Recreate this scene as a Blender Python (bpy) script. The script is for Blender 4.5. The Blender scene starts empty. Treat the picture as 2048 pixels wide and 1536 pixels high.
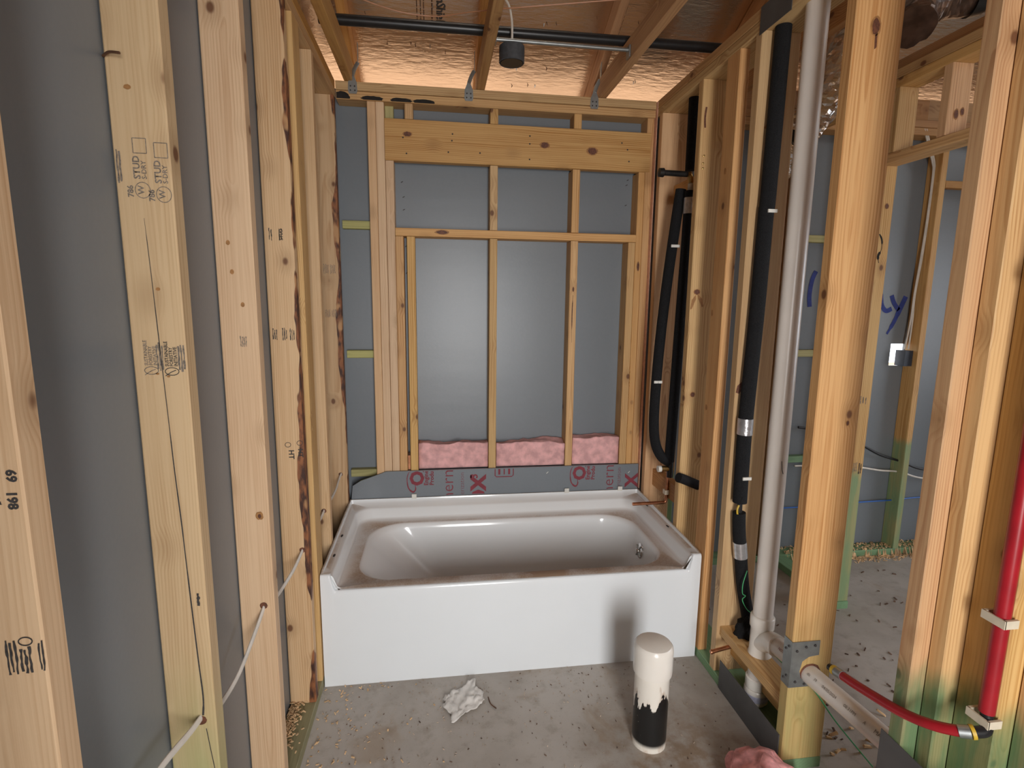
import bpy, bmesh, math, random
from mathutils import Vector, Matrix, noise

random.seed(7)
scene = bpy.context.scene
COL = scene.collection

# ---------------------------------------------------------------- camera
F_PX = 1068.05
CAM = Vector((0.4507, -1.9499, 1.486))
YAW, PITCH, ROLL = 0.1395, -0.1536, 0.0119
cy_, sy_, cp_, sp_ = math.cos(YAW), math.sin(YAW), math.cos(PITCH), math.sin(PITCH)
fwd = Vector((sy_ * cp_, cy_ * cp_, sp_))
rgt = Vector((cy_, -sy_, 0))
upv = rgt.cross(fwd)
cr_, sr_ = math.cos(ROLL), math.sin(ROLL)
rgt, upv = cr_ * rgt + sr_ * upv, cr_ * upv - sr_ * rgt
cam_d = bpy.data.cameras.new('camera')
cam_d.sensor_fit = 'HORIZONTAL'
cam_d.sensor_width = 36
cam_d.lens = F_PX / 2048 * 36
cam_d.clip_start = 0.02
cam = bpy.data.objects.new('camera', cam_d)
m = Matrix((rgt, upv, -fwd)).transposed().to_4x4()
m.translation = CAM
cam.matrix_world = m
COL.objects.link(cam)
scene.camera = cam

# ---------------------------------------------------------------- world and light
world = bpy.data.worlds.new('overcast_sky')
world.use_nodes = True
bg = world.node_tree.nodes['Background']
bg.inputs[0].default_value = (0.86, 0.93, 1.0, 1)
bg.inputs[1].default_value = 5.0
scene.world = world
scene.view_settings.view_transform = 'Standard'
scene.view_settings.look = 'None'
scene.view_settings.gamma = 1
scene.view_settings.use_curve_mapping = False
scene.view_settings.exposure = -0.60
scene.cycles.max_bounces = 8
scene.cycles.glossy_bounces = 3


def area_light(name, loc, target, sx, sy, power, color, spread=180):
    d = bpy.data.lights.new(name, 'AREA')
    d.shape = 'RECTANGLE'
    d.size, d.size_y = sx, sy
    d.energy = power
    d.color = color
    d.spread = math.radians(spread)
    o = bpy.data.objects.new(name, d)
    o.location = loc
    o.rotation_euler = (Vector(target) - Vector(loc)).to_track_quat('-Z', 'Y').to_euler()
    COL.objects.link(o)


area_light('doorway_daylight', (0.80, -3.38, 1.22), (0.80, 0.2, 0.70), 0.55, 1.5, 68, (0.99, 0.98, 0.97), 140)
area_light('side_window_daylight', (5.8, -1.2, 1.45), (3.2, -0.6, 0.0), 2.4, 1.3, 19, (0.82, 0.88, 1.0), 100)

# ---------------------------------------------------------------- node helpers


class NT:
    def __init__(self, name):
        self.mat = bpy.data.materials.new(name)
        self.mat.use_nodes = True
        self.t = self.mat.node_tree
        self.bsdf = self.t.nodes['Principled BSDF']

    def n(self, kind, **kw):
        nd = self.t.nodes.new(kind)
        for k, v in kw.items():
            if k.startswith('i_'):
                key = k[2:]
                key = int(key) if key.isdigit() else key
                self.set(nd.inputs[key], v)
            else:
                setattr(nd, k, v)
        return nd

    def set(self, sock, v):
        if hasattr(v, 'is_output') or isinstance(v, bpy.types.NodeSocket):
            self.t.links.new(v, sock)
        else:
            sock.default_value = v

    def math(self, op, a, b=0.0, c=None, clamp=False):
        nd = self.t.nodes.new('ShaderNodeMath')
        nd.operation = op
        nd.use_clamp = clamp
        self.set(nd.inputs[0], a)
        self.set(nd.inputs[1], b)
        if c is not None:
            self.set(nd.inputs[2], c)
        return nd.outputs[0]

    def mix(self, fac, a, b, blend='MIX'):
        nd = self.t.nodes.new('ShaderNodeMix')
        nd.data_type = 'RGBA'
        nd.blend_type = blend
        self.set(nd.inputs[0], fac)
        self.set(nd.inputs[6], a)
        self.set(nd.inputs[7], b)
        return nd.outputs[2]

    def noise(self, vec, scale=5.0, detail=2.0, rough=0.5, dist=0.0):
        nd = self.t.nodes.new('ShaderNodeTexNoise')
        self.set(nd.inputs['Vector'], vec)
        nd.inputs['Scale'].default_value = scale
        nd.inputs['Detail'].default_value = detail
        nd.inputs['Roughness'].default_value = rough
        nd.inputs['Distortion'].default_value = dist
        return nd.outputs[0]

    def ramp(self, fac, a, b):
        nd = self.t.nodes.new('ShaderNodeMapRange')
        nd.interpolation_type = 'SMOOTHSTEP'
        self.set(nd.inputs[0], fac)
        self.set(nd.inputs[1], a)
        self.set(nd.inputs[2], b)
        return nd.outputs[0]

    def coords(self):
        return self.n('ShaderNodeTexCoord').outputs['Object']

    def vmul(self, v, s):
        nd = self.t.nodes.new('ShaderNodeVectorMath')
        nd.operation = 'MULTIPLY'
        self.set(nd.inputs[0], v)
        self.set(nd.inputs[1], s)
        return nd.outputs[0]

    def vadd(self, v, s):
        nd = self.t.nodes.new('ShaderNodeVectorMath')
        nd.operation = 'ADD'
        self.set(nd.inputs[0], v)
        self.set(nd.inputs[1], s)
        return nd.outputs[0]

    def bump(self, h, strength=0.2, distance=0.002):
        nd = self.t.nodes.new('ShaderNodeBump')
        nd.inputs['Strength'].default_value = strength
        nd.inputs['Distance'].default_value = distance
        self.set(nd.inputs['Height'], h)
        self.t.links.new(nd.outputs[0], self.bsdf.inputs['Normal'])

    def out(self, color=None, rough=None, metal=None):
        if color is not None:
            self.set(self.bsdf.inputs['Base Color'], color)
        if rough is not None:
            self.set(self.bsdf.inputs['Roughness'], rough)
        if metal is not None:
            self.set(self.bsdf.inputs['Metallic'], metal)
        return self.mat


def c4(c):
    return (c[0], c[1], c[2], 1)


def plain(name, color, rough=0.5, metal=0.0, var=0.12, scale=30.0, bump=0.0):
    t = NT(name)
    co = t.coords()
    nz = t.noise(co, scale, 3)
    a = tuple(x * (1 - var) for x in color)
    b = tuple(min(1, x * (1 + var)) for x in color)
    if bump:
        t.bump(nz, bump, 0.004)
    return t.out(t.mix(t.ramp(nz, 0.3, 0.7), c4(a), c4(b)), rough, metal)


def wood(name, base, late, ring=0.55, spacing=0.007, green=None, soft=0.05, gs=0.82, green_col=(0.10, 0.26, 0.12), bark=None, knots=1.0):
    """timber with its length on local z. green = height of the sprayed green foot, bark = wane along the local +x edge"""
    t = NT(name)
    co = t.coords()
    rnd = t.n('ShaderNodeObjectInfo').outputs['Random']
    cmb = t.n('ShaderNodeCombineXYZ')
    t.set(cmb.inputs[0], t.math('MULTIPLY', rnd, 37.0))
    t.set(cmb.inputs[1], t.math('MULTIPLY', rnd, 53.0))
    t.set(cmb.inputs[2], t.math('MULTIPLY', rnd, 91.0))
    off = t.vadd(co, cmb.outputs[0])
    sep = t.n('ShaderNodeSeparateXYZ')
    t.set(sep.inputs[0], co)
    x, y, z = sep.outputs
    # knots
    vor = t.n('ShaderNodeTexVoronoi')
    t.set(vor.inputs['Vector'], t.vmul(off, (1.0, 1.0, 0.7)))
    vor.inputs['Scale'].default_value = 8.0
    kd = vor.outputs['Distance']
    knot = t.math('SUBTRACT', 1.0, t.ramp(kd, 0.05, 0.10))
    halo = t.math('SUBTRACT', 1.0, t.ramp(kd, 0.05, 0.34))
    # growth rings
    warp = t.noise(t.vmul(off, (5.0, 5.0, 0.9)), 1.0, 2.0)
    cx = t.math('ADD', x, t.math('SUBTRACT', t.math('MULTIPLY', rnd, 0.09), 0.045))
    cyy = t.math('ADD', y, t.math('ADD', t.math('MULTIPLY', t.math('FRACT', t.math('MULTIPLY', rnd, 7.31)), 0.05), 0.02))
    r = t.math('SQRT', t.math('ADD', t.math('MULTIPLY', cx, cx), t.math('MULTIPLY', cyy, cyy)))
    r = t.math('ADD', r, t.math('MULTIPLY', warp, 0.055))
    r = t.math('ADD', r, t.math('MULTIPLY', t.noise(t.vmul(off, (22.0, 22.0, 3.0)), 1.0, 2.0), 0.010))
    r = t.math('ADD', r, t.math('MULTIPLY', halo, 0.012))
    s = t.math('FRACT', t.math('DIVIDE', r, spacing))
    late_line = t.math('MULTIPLY', t.ramp(s, 0.25, 0.88), t.math('SUBTRACT', 1.0, t.ramp(s, 0.9, 1.0)))
    fib = t.noise(t.vmul(off, (260.0, 260.0, 5.0)), 1.0, 3.0, 0.6)
    big = t.noise(t.vmul(off, (9.0, 9.0, 1.5)), 1.0, 2.0)
    f = t.math('MULTIPLY', t.math('MULTIPLY', late_line, ring), t.ramp(t.noise(t.vmul(off, (20.0, 20.0, 2.2)), 1.0, 2.0), 0.25, 0.70))
    streak = t.noise(t.vmul(off, (75.0, 75.0, 0.9)), 1.0, 3.0, 0.6)
    f = t.math('ADD', f, t.math('MULTIPLY', t.math('SUBTRACT', fib, 0.5), 0.75))
    f = t.math('ADD', f, t.math('MULTIPLY', t.math('SUBTRACT', streak, 0.5), 0.9))
    f = t.math('ADD', f, 0.10)
    f = t.math('ADD', f, t.math('MULTIPLY', t.math('SUBTRACT', big, 0.5), 0.6), clamp=True)
    col = t.mix(f, c4(base), c4(late))
    # tone of each board
    hs = t.n('ShaderNodeHueSaturation')
    t.set(hs.inputs['Color'], col)
    t.set(hs.inputs['Value'], t.math('ADD', 0.88, t.math('MULTIPLY', t.math('FRACT', t.math('MULTIPLY', rnd, 3.77)), 0.22)))
    t.set(hs.inputs['Saturation'], t.math('ADD', 0.90, t.math('MULTIPLY', t.math('FRACT', t.math('MULTIPLY', rnd, 5.17)), 0.2)))
    t.set(hs.inputs['Hue'], t.math('ADD', 0.492, t.math('MULTIPLY', t.math('FRACT', t.math('MULTIPLY', rnd, 9.7)), 0.016)))
    col = hs.outputs[0]
    col = t.mix(t.math('MULTIPLY', halo, 0.35 * knots), col, c4([v * 0.62 for v in late]))
    col = t.mix(t.math('MULTIPLY', knot, 0.9 * knots), col, (0.13, 0.045, 0.016, 1))
    if bark is not None:
        edge = t.noise(t.vmul(off, (6.0, 6.0, 2.0)), 1.0, 4.0)
        lim = t.math('ADD', bark, t.math('MULTIPLY', t.math('SUBTRACT', 0.55, edge), 0.14))
        bk = t.ramp(t.math('SUBTRACT', x, lim), -0.0008, 0.0012)
        bn = t.noise(t.vmul(off, (70.0, 70.0, 22.0)), 1.0, 4.0)
        patch = t.ramp(t.noise(t.vmul(off, (12.0, 12.0, 9.0)), 1.0, 2.0), 0.58, 0.66)
        bcol = t.mix(t.ramp(bn, 0.35, 0.65), (0.055, 0.02, 0.012, 1), (0.30, 0.11, 0.04, 1))
        bcol = t.mix(patch, bcol, (0.50, 0.27, 0.12, 1))
        col = t.mix(bk, col, bcol)
    if green is not None:
        gn = t.noise(t.vmul(off, (14.0, 14.0, 5.0)), 1.0, 3.0)
        gl = t.math('ADD', green, t.math('MULTIPLY', t.math('SUBTRACT', gn, 0.5), 0.22))
        gf = t.ramp(t.math('SUBTRACT', gl, z), -0.02, soft)
        gp = t.math('ADD', 0.72, t.math('MULTIPLY', t.ramp(t.noise(t.vmul(off, (30.0, 30.0, 4.0)), 1.0, 3.0), 0.35, 0.6), 0.28))
        col = t.mix(t.math('MULTIPLY', t.math('MULTIPLY', gf, gs), gp), col, c4(green_col))
    t.bump(fib, 0.12, 0.002)
    return t.out(col, 0.62)


SPF = dict(base=(0.69, 0.480, 0.280), late=(0.46, 0.255, 0.11))
SYP = dict(base=(0.66, 0.412, 0.185), late=(0.40, 0.18, 0.053))
M = {}
M['spf'] = wood('spruce_stud', ring=0.42, spacing=0.006, **SPF)
M['spf_green'] = wood('spruce_stud_green_foot', ring=0.38, spacing=0.006, green=0.80, soft=0.5, gs=0.75, green_col=(0.33, 0.42, 0.17), **SPF)
M['spf_bark'] = wood('wany_stud', ring=0.55, spacing=0.008, bark=0.030, **SPF)
M['syp'] = wood('pine_stud', ring=0.65, spacing=0.009, **SYP)
M['syp_tight'] = wood('tight_grained_pine', ring=0.7, spacing=0.0045, knots=0.4, **SYP)
M['syp_green'] = wood('pine_stud_green_foot', ring=0.8, spacing=0.008, green=0.56, green_col=(0.12, 0.31, 0.15), **SYP)
M['syp_green_low'] = wood('pine_stud_low_green_foot', ring=0.6, spacing=0.008, green=0.62, soft=0.5, gs=0.6, green_col=(0.33, 0.37, 0.14), **SYP)
M['jamb_green'] = wood('jamb_stud_green_foot', ring=0.55, spacing=0.007, green=0.62, soft=0.10, gs=0.85, green_col=(0.06, 0.19, 0.085), **SYP)
M['far_green'] = wood('far_stud_green_foot', ring=0.7, spacing=0.008, green=0.66, green_col=(0.16, 0.32, 0.17), **SYP)
M['treated'] = wood('treated_plate', (0.33, 0.30, 0.15), (0.19, 0.18, 0.085), ring=0.5, spacing=0.009)
M['green_plate'] = wood('green_plate', (0.19, 0.31, 0.17), (0.11, 0.20, 0.10), ring=0.4, spacing=0.009)
M['girt'] = wood('treated_girt', (0.47, 0.43, 0.17), (0.30, 0.28, 0.10), ring=0.5, spacing=0.009, knots=0)
M['truss'] = wood('truss_lumber', (0.54, 0.30, 0.12), (0.34, 0.15, 0.05), ring=0.7, spacing=0.008)


def sheathing_mat():
    t = NT('grey_sheathing')
    co = t.coords()
    n1 = t.noise(co, 2.2, 3)
    n2 = t.noise(co, 90, 2)
    wavy = t.noise(t.vmul(co, (1.2, 1.2, 7.0)), 1.0, 2)
    t.bump(t.math('ADD', t.math('MULTIPLY', n2, 0.15), wavy), 0.10, 0.01)
    return t.out(t.mix(t.math('ADD', t.math('MULTIPLY', n1, 0.7), t.math('MULTIPLY', n2, 0.3)),
                       (0.165, 0.186, 0.208, 1), (0.212, 0.232, 0.250, 1)), 0.36)


M['sheath'] = sheathing_mat()


def concrete_mat():
    t = NT('dusty_concrete')
    co = t.coords()
    n1 = t.noise(co, 1.6, 5, 0.6)
    n2 = t.noise(co, 14, 5, 0.65)
    n3 = t.noise(t.vadd(co, (7, 3, 1)), 3.5, 4, 0.6, 0.8)
    n4 = t.noise(t.vadd(co, (2, 9, 1)), 190, 2)
    col = t.mix(t.ramp(n1, 0.32, 0.68), (0.34, 0.30, 0.26, 1), (0.50, 0.46, 0.42, 1))
    col = t.mix(t.math('MULTIPLY', t.ramp(n2, 0.5, 0.72), 0.45), col, (0.27, 0.225, 0.18, 1))
    col = t.mix(t.math('MULTIPLY', t.ramp(n3, 0.55, 0.70), 0.45), col, (0.33, 0.225, 0.13, 1))
    col = t.mix(t.math('MULTIPLY', t.ramp(n4, 0.66, 0.74), 0.5), col, (0.16, 0.12, 0.085, 1))
    sep = t.n('ShaderNodeSeparateXYZ')
    t.set(sep.inputs[0], co)
    dx = t.math('SUBTRACT', sep.outputs[0], 1.22)
    dy = t.math('ADD', sep.outputs[1], 0.52)
    rr = t.math('SQRT', t.math('ADD', t.math('MULTIPLY', dx, dx), t.math('MULTIPLY', dy, dy)))
    rust = t.math('MULTIPLY', t.math('SUBTRACT', 1.0, t.ramp(rr, 0.05, 0.42)), t.ramp(n2, 0.38, 0.62))
    col = t.mix(t.math('MULTIPLY', rust, 0.6), col, (0.24, 0.145, 0.07, 1))
    t.bump(n2, 0.15, 0.003)
    return t.out(col, t.math('ADD', 0.5, t.math('MULTIPLY', n2, 0.3)))


M['concrete'] = concrete_mat()


def foil_mat(name='radiant_foil', rough=0.24, col=(0.86, 0.76, 0.66)):
    t = NT(name)
    co = t.coords()
    n1 = t.noise(t.vmul(co, (14, 60, 14)), 1.0, 4, 0.6)
    n2 = t.noise(co, 3.0, 3)
    t.bump(t.math('ADD', n1, t.math('MULTIPLY', n2, 1.5)), 0.22, 0.012)
    return t.out(t.mix(n2, c4([v * 0.85 for v in col]), c4(col)), rough, 1.0)


M['foil'] = foil_mat()


def tub_mat():
    t = NT('white_gelcoat_with_dust')
    co = t.coords()
    geo = t.n('ShaderNodeNewGeometry')
    sep = t.n('ShaderNodeSeparateXYZ')
    t.set(sep.inputs[0], geo.outputs['Normal'])
    sc = t.n('ShaderNodeSeparateXYZ')
    t.set(sc.inputs[0], co)
    upm = t.ramp(sep.outputs[2], 0.86, 0.98)
    n1 = t.noise(co, 6.0, 4, 0.6)
    n2 = t.noise(co, 160.0, 2)
    dust = t.math('MULTIPLY', upm, t.ramp(t.math('ADD', t.math('MULTIPLY', n1, 0.75), t.math('MULTIPLY', n2, 0.3)), 0.30, 0.75))
    # heavier sawdust heap on the ledge by the left front corner
    dx = t.math('SUBTRACT', sc.outputs[0], 0.10)
    dy = t.math('SUBTRACT', sc.outputs[1], 0.10)
    rr = t.math('SQRT', t.math('ADD', t.math('MULTIPLY', t.math('MULTIPLY', dx, dx), 2.0), t.math('MULTIPLY', dy, dy)))
    heap = t.math('MULTIPLY', t.math('MULTIPLY', t.math('SUBTRACT', 1.0, t.ramp(rr, 0.05, 0.20)), upm), t.ramp(n1, 0.25, 0.6))
    film = t.math('MULTIPLY', t.ramp(sep.outputs[2], 0.25, 0.95), 0.30)
    f = t.math('ADD', t.math('ADD', t.math('MULTIPLY', dust, 0.72), t.math('MULTIPLY', heap, 0.8)), film, clamp=True)
    col = t.mix(f, (0.83, 0.85, 0.86, 1), (0.44, 0.31, 0.215, 1))
    return t.out(col, t.math('ADD', 0.12, t.math('MULTIPLY', f, 0.5)))


M['tub'] = tub_mat()
M['apron'] = plain('white_gelcoat', (0.80, 0.83, 0.85), 0.16, var=0.012, scale=3)
M['pvc'] = plain('white_pvc', (0.78, 0.72, 0.66), 0.28, var=0.04, scale=6)
M['pvc_fit'] = plain('white_pvc_fitting', (0.82, 0.77, 0.70), 0.25, var=0.03, scale=8)
M['label_blue'] = plain('pale_blue_label', (0.55, 0.55, 0.70), 0.4, var=0.15, scale=60)
M['foam'] = plain('black_foam_sleeve', (0.011, 0.011, 0.012), 0.9, var=0.5, scale=400, bump=0.6)
M['foam'].node_tree.nodes['Principled BSDF'].inputs['Specular IOR Level'].default_value = 0.25
M['blackpl'] = plain('black_plastic', (0.012, 0.012, 0.013), 0.35, var=0.2)
M['ironpipe'] = plain('black_iron', (0.02, 0.019, 0.018), 0.4, 0.4, var=0.3)
M['copper'] = plain('copper', (0.50, 0.22, 0.12), 0.35, 1.0, var=0.25, scale=40)
M['brass'] = plain('brass', (0.50, 0.35, 0.14), 0.35, 1.0, var=0.25, scale=60)
M['steel'] = plain('galvanised_steel', (0.34, 0.36, 0.36), 0.42, 0.85, var=0.08, scale=50)
M['chrome'] = plain('chrome', (0.75, 0.75, 0.75), 0.08, 1.0, var=0.03)
M['tape'] = plain('silver_tape', (0.62, 0.62, 0.64), 0.28, 0.85, var=0.12, scale=70, bump=0.3)
M['tag'] = plain('white_tag', (0.72, 0.70, 0.64), 0.5, var=0.08)
M['clipwhite'] = plain('cream_clip', (0.66, 0.58, 0.45), 0.5, var=0.08)
M['yellow'] = plain('yellow_ring', (0.62, 0.40, 0.03), 0.5)
M['red'] = plain('red_pex', (0.34, 0.010, 0.018), 0.32, var=0.12, scale=14)
M['pinkfib'] = plain('pink_fibreglass', (0.74, 0.41, 0.40), 0.95, var=0.18, scale=24, bump=0.8)
M['pinkdeep'] = plain('pink_fibreglass_scrap', (0.76, 0.33, 0.32), 0.95, var=0.3, scale=30, bump=0.8)
M['pinkfoam'] = plain('pink_sill_foam', (0.72, 0.40, 0.28), 0.8, var=0.1, scale=60)
M['cable'] = plain('white_cable', (0.72, 0.67, 0.60), 0.5, var=0.06)
M['cable_black'] = plain('black_cable', (0.015, 0.015, 0.016), 0.5)
M['cable_blue'] = plain('blue_cable', (0.03, 0.13, 0.45), 0.5)
M['wire'] = plain('orange_wire', (0.50, 0.22, 0.10), 0.4, var=0.1)
M['greybox'] = plain('grey_plastic_box', (0.055, 0.058, 0.064), 0.55, var=0.2, scale=60)
M['boxblue'] = plain('dark_device_box', (0.035, 0.045, 0.065), 0.5)
M['flash'] = plain('dark_grey_flashing', (0.085, 0.083, 0.082), 0.6, var=0.12, scale=12)
M['ink'] = plain('black_ink', (0.045, 0.04, 0.038), 0.8, var=0.3, scale=200)
M['inkgrey'] = plain('faded_ink', (0.19, 0.155, 0.125), 0.8, var=0.35, scale=250)
M['inkred'] = plain('dark_red_ink', (0.22, 0.03, 0.045), 0.7, var=0.1)
M['inkfoil'] = plain('brown_ink_on_foil', (0.09, 0.04, 0.02), 0.7, var=0.1)
M['spray'] = plain('blue_spray_paint', (0.035, 0.055, 0.24), 0.8, var=0.15, scale=50)
M['soot'] = plain('black_overspray', (0.018, 0.015, 0.013), 0.9, var=0.2)
M['knot'] = plain('knot_brown', (0.13, 0.045, 0.022), 0.6, var=0.35, scale=120)
M['knot_ring'] = plain('knot_rim', (0.36, 0.17, 0.055), 0.6, var=0.2, scale=90)
M['tissue'] = plain('white_tissue', (0.78, 0.75, 0.71), 0.9, var=0.06, scale=40)
M['rust'] = plain('rusty_steel', (0.14, 0.07, 0.04), 0.6, 0.5, var=0.3)
M['string'] = plain('green_string', (0.05, 0.36, 0.13), 0.6)
M['shaving'] = plain('pine_shavings', (0.66, 0.44, 0.24), 0.8, var=0.3, scale=20)
M['grit'] = plain('floor_grit', (0.45, 0.36, 0.28), 0.8, var=0.4, scale=12)
M['dirt'] = plain('brown_debris', (0.12, 0.07, 0.045), 0.9, var=0.4, scale=12)
M['ground'] = plain('outdoor_soil', (0.55, 0.33, 0.19), 0.95, var=0.15, scale=1.5)
M['osb'] = plain('strand_board', (0.50, 0.35, 0.20), 0.8, var=0.2, scale=40)


def stub_mat():
    t = NT('white_pvc_painted_black')
    co = t.coords()
    sep = t.n('ShaderNodeSeparateXYZ')
    t.set(sep.inputs[0], co)
    n1 = t.noise(t.vmul(co, (22, 22, 6)), 1.0, 4, 0.6)
    n2 = t.noise(co, 130, 2)
    lim = t.math('ADD', 0.175, t.math('MULTIPLY', t.math('SUBTRACT', n1, 0.5), 0.36))
    blk = t.math('MULTIPLY', t.ramp(t.math('SUBTRACT', lim, sep.outputs[2]), -0.002, 0.004), t.ramp(sep.outputs[2], 0.012, 0.03))
    ed = t.math('MULTIPLY', t.ramp(t.math('SUBTRACT', lim, sep.outputs[2]), -0.03, 0.0), t.ramp(n1, 0.45, 0.6))
    col = t.mix(t.math('MULTIPLY', ed, 0.5), (0.80, 0.75, 0.67, 1), (0.42, 0.26, 0.15, 1))
    col = t.mix(t.math('MULTIPLY', blk, t.ramp(n2, 0.18, 0.27)), col, (0.012, 0.012, 0.012, 1))
    return t.out(col, 0.3)


M['stub'] = stub_mat()
M['darkwrap'] = plain('dark_duct_wrap', (0.11, 0.065, 0.045), 0.28, 0.3, var=0.3, scale=20)

# ---------------------------------------------------------------- object helpers


def link(o, parent=None):
    COL.objects.link(o)
    if parent is not None:
        o.parent = parent
    return o


def tag(o, label=None, cat=None, group=None, kind=None):
    if label:
        o['label'] = label
    if cat:
        o['category'] = cat
    if group:
        o['group'] = group
    if kind:
        o['kind'] = kind
    return o


def mesh_obj(name, verts, faces, mat, parent=None, smooth=False, loc=(0, 0, 0)):
    me = bpy.data.meshes.new(name)
    me.from_pydata([tuple(v) for v in verts], [], faces)
    mats = mat if isinstance(mat, (list, tuple)) else [mat]
    for mm in mats:
        me.materials.append(M[mm] if isinstance(mm, str) else mm)
    if smooth:
        me.polygons.foreach_set('use_smooth', [True] * len(me.polygons))
    me.update()
    o = bpy.data.objects.new(name, me)
    o.location = loc
    return link(o, parent)


def bm_obj(name, bm, mat, parent=None, smooth=False, loc=(0, 0, 0)):
    bmesh.ops.recalc_face_normals(bm, faces=bm.faces)
    me = bpy.data.meshes.new(name)
    bm.to_mesh(me)
    bm.free()
    mats = mat if isinstance(mat, (list, tuple)) else [mat]
    for mm in mats:
        me.materials.append(M[mm])
    if smooth:
        me.polygons.foreach_set('use_smooth', [True] * len(me.polygons))
    o = bpy.data.objects.new(name, me)
    o.location = loc
    return link(o, parent)


def empty(name, loc=(0, 0, 0)):
    o = bpy.data.objects.new(name, None)
    o.location = loc
    o.empty_display_size = 0.1
    return link(o)


def ch_profile(a, b, c):
    return [(-a + c, -b), (a - c, -b), (a, -b + c), (a, b - c), (a - c, b), (-a + c, b), (-a, b - c), (-a, -b + c)]


def board(name, x0, x1, y0, y1, z0, z1, axis='z', mat='spf', parent=None, c=0.0025):
    """squared timber; local z runs along its length. The parent must sit at the origin."""
    dx, dy, dz = x1 - x0, y1 - y0, z1 - z0
    if axis == 'z':
        a, b, L = dx / 2, dy / 2, dz
        rot, loc = Matrix.Identity(3), Vector(((x0 + x1) / 2, (y0 + y1) / 2, z0))
    elif axis == 'x':
        a, b, L = dz / 2, dy / 2, dx
        rot, loc = Matrix(((0, 0, 1), (0, 1, 0), (-1, 0, 0))), Vector((x0, (y0 + y1) / 2, (z0 + z1) / 2))
    else:
        a, b, L = dx / 2, dz / 2, dy
        rot, loc = Matrix(((1, 0, 0), (0, 0, 1), (0, -1, 0))), Vector(((x0 + x1) / 2, y0, (z0 + z1) / 2))
    c = min(c, a * 0.4, b * 0.4)
    p = ch_profile(a, b, c)
    v = [(q[0], q[1], 0) for q in p] + [(q[0], q[1], L) for q in p]
    f = [tuple(range(7, -1, -1)), tuple(range(8, 16))] + [(i, (i + 1) % 8, 8 + (i + 1) % 8, 8 + i) for i in range(8)]
    o = mesh_obj(name, v, f, mat, parent)
    mm = rot.to_4x4()
    mm.translation = loc
    o.matrix_world = mm
    return o


def box_geo(x0, x1, y0, y1, z0, z1, base=0):
    v = [(x0, y0, z0), (x1, y0, z0), (x1, y1, z0), (x0, y1, z0), (x0, y0, z1), (x1, y0, z1), (x1, y1, z1), (x0, y1, z1)]
    f = [(0, 3, 2, 1), (4, 5, 6, 7), (0, 1, 5, 4), (1, 2, 6, 5), (2, 3, 7, 6), (3, 0, 4, 7)]
    return v, [tuple(i + base for i in q) for q in f]


def boxes(name, lst, mat, parent=None):
    V, Fc = [], []
    for b in lst:
        v, f = box_geo(*b, base=len(V))
        V += v
        Fc += f
    return mesh_obj(name, V, Fc, mat, parent)


def spline(pts, n=8):
    """Catmull-Rom through the points"""
    P = [Vector(p) for p in pts]
    if len(P) < 3:
        return P
    out = []
    for i in range(len(P) - 1):
        p0, p1, p2, p3 = P[max(i - 1, 0)], P[i], P[i + 1], P[min(i + 2, len(P) - 1)]
        for k in range(n):
            s = k / n
            out.append(0.5 * ((2 * p1) + (p2 - p0) * s + (2 * p0 - 5 * p1 + 4 * p2 - p3) * s * s + (3 * p1 - p0 - 3 * p2 + p3) * s ** 3))
    out.append(P[-1])
    return out


def tube_geo(path, r, seg=16, flat=None, cap=True):
    """r: number or function of the fraction; flat = (vector, factor) squashes the section along the vector"""
    V, Fc = [], []
    n = len(path)
    prev = None
    for i, p in enumerate(path):
        d = (path[min(i + 1, n - 1)] - path[max(i - 1, 0)]).normalized()
        if prev is None:
            ref = Vector((0, 0, 1)) if abs(d.z) < 0.9 else Vector((1, 0, 0))
            a = d.cross(ref).normalized()
        else:
            a = (prev - d * prev.dot(d)).normalized()
        prev = a
        b = d.cross(a)
        rr = r(i / (n - 1)) if callable(r) else r
        for k in range(seg):
            an = 2 * math.pi * k / seg
            o = a * math.cos(an) * rr + b * math.sin(an) * rr
            if flat:
                fv = Vector(flat[0]).normalized()
                o = o - fv * o.dot(fv) * (1 - flat[1])
            V.append(p + o)
    for i in range(n - 1):
        for k in range(seg):
            Fc.append((i * seg + k, i * seg + (k + 1) % seg, (i + 1) * seg + (k + 1) % seg, (i + 1) * seg + k))
    if cap:
        Fc.append(tuple(range(seg - 1, -1, -1)))
        Fc.append(tuple((n - 1) * seg + k for k in range(seg)))
    return V, Fc


def smooth_by_angle(o, ang=0.7):
    me = o.data
    bm = bmesh.new()
    bm.from_mesh(me)
    for e in bm.edges:
        e.smooth = not (len(e.link_faces) == 2 and e.calc_face_angle(0) > ang)
    for f in bm.faces:
        f.smooth = True
    bm.to_mesh(me)
    bm.free()
    return o


def tube(name, pts, r, mat, parent=None, seg=16, n=8, flat=None):
    path = spline(pts, n) if len(pts) > 2 else [Vector(pts[0]), Vector(pts[1])]
    v, f = tube_geo(path, r, seg, flat)
    return smooth_by_angle(mesh_obj(name, v, f, mat, parent))


def lathe(name, prof, mat, parent=None, seg=28, loc=(0, 0, 0), axis='z'):
    """prof: list of (radius, height)"""
    V, Fc = [], []
    n = len(prof)
    for r, h in prof:
        for k in range(seg):
            an = 2 * math.pi * k / seg
            x, y = r * math.cos(an), r * math.sin(an)
            V.append((x, y, h) if axis == 'z' else (h, x, y) if axis == 'x' else (y, h, x))
    for i in range(n - 1):
        for k in range(seg):
            Fc.append((i * seg + k, i * seg + (k + 1) % seg, (i + 1) * seg + (k + 1) % seg, (i + 1) * seg + k))
    Fc.append(tuple(range(seg - 1, -1, -1)))
    Fc.append(tuple((n - 1) * seg + k for k in range(seg)))
    return smooth_by_angle(mesh_obj(name, V, Fc, mat, parent, loc=loc), 0.6)


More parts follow.
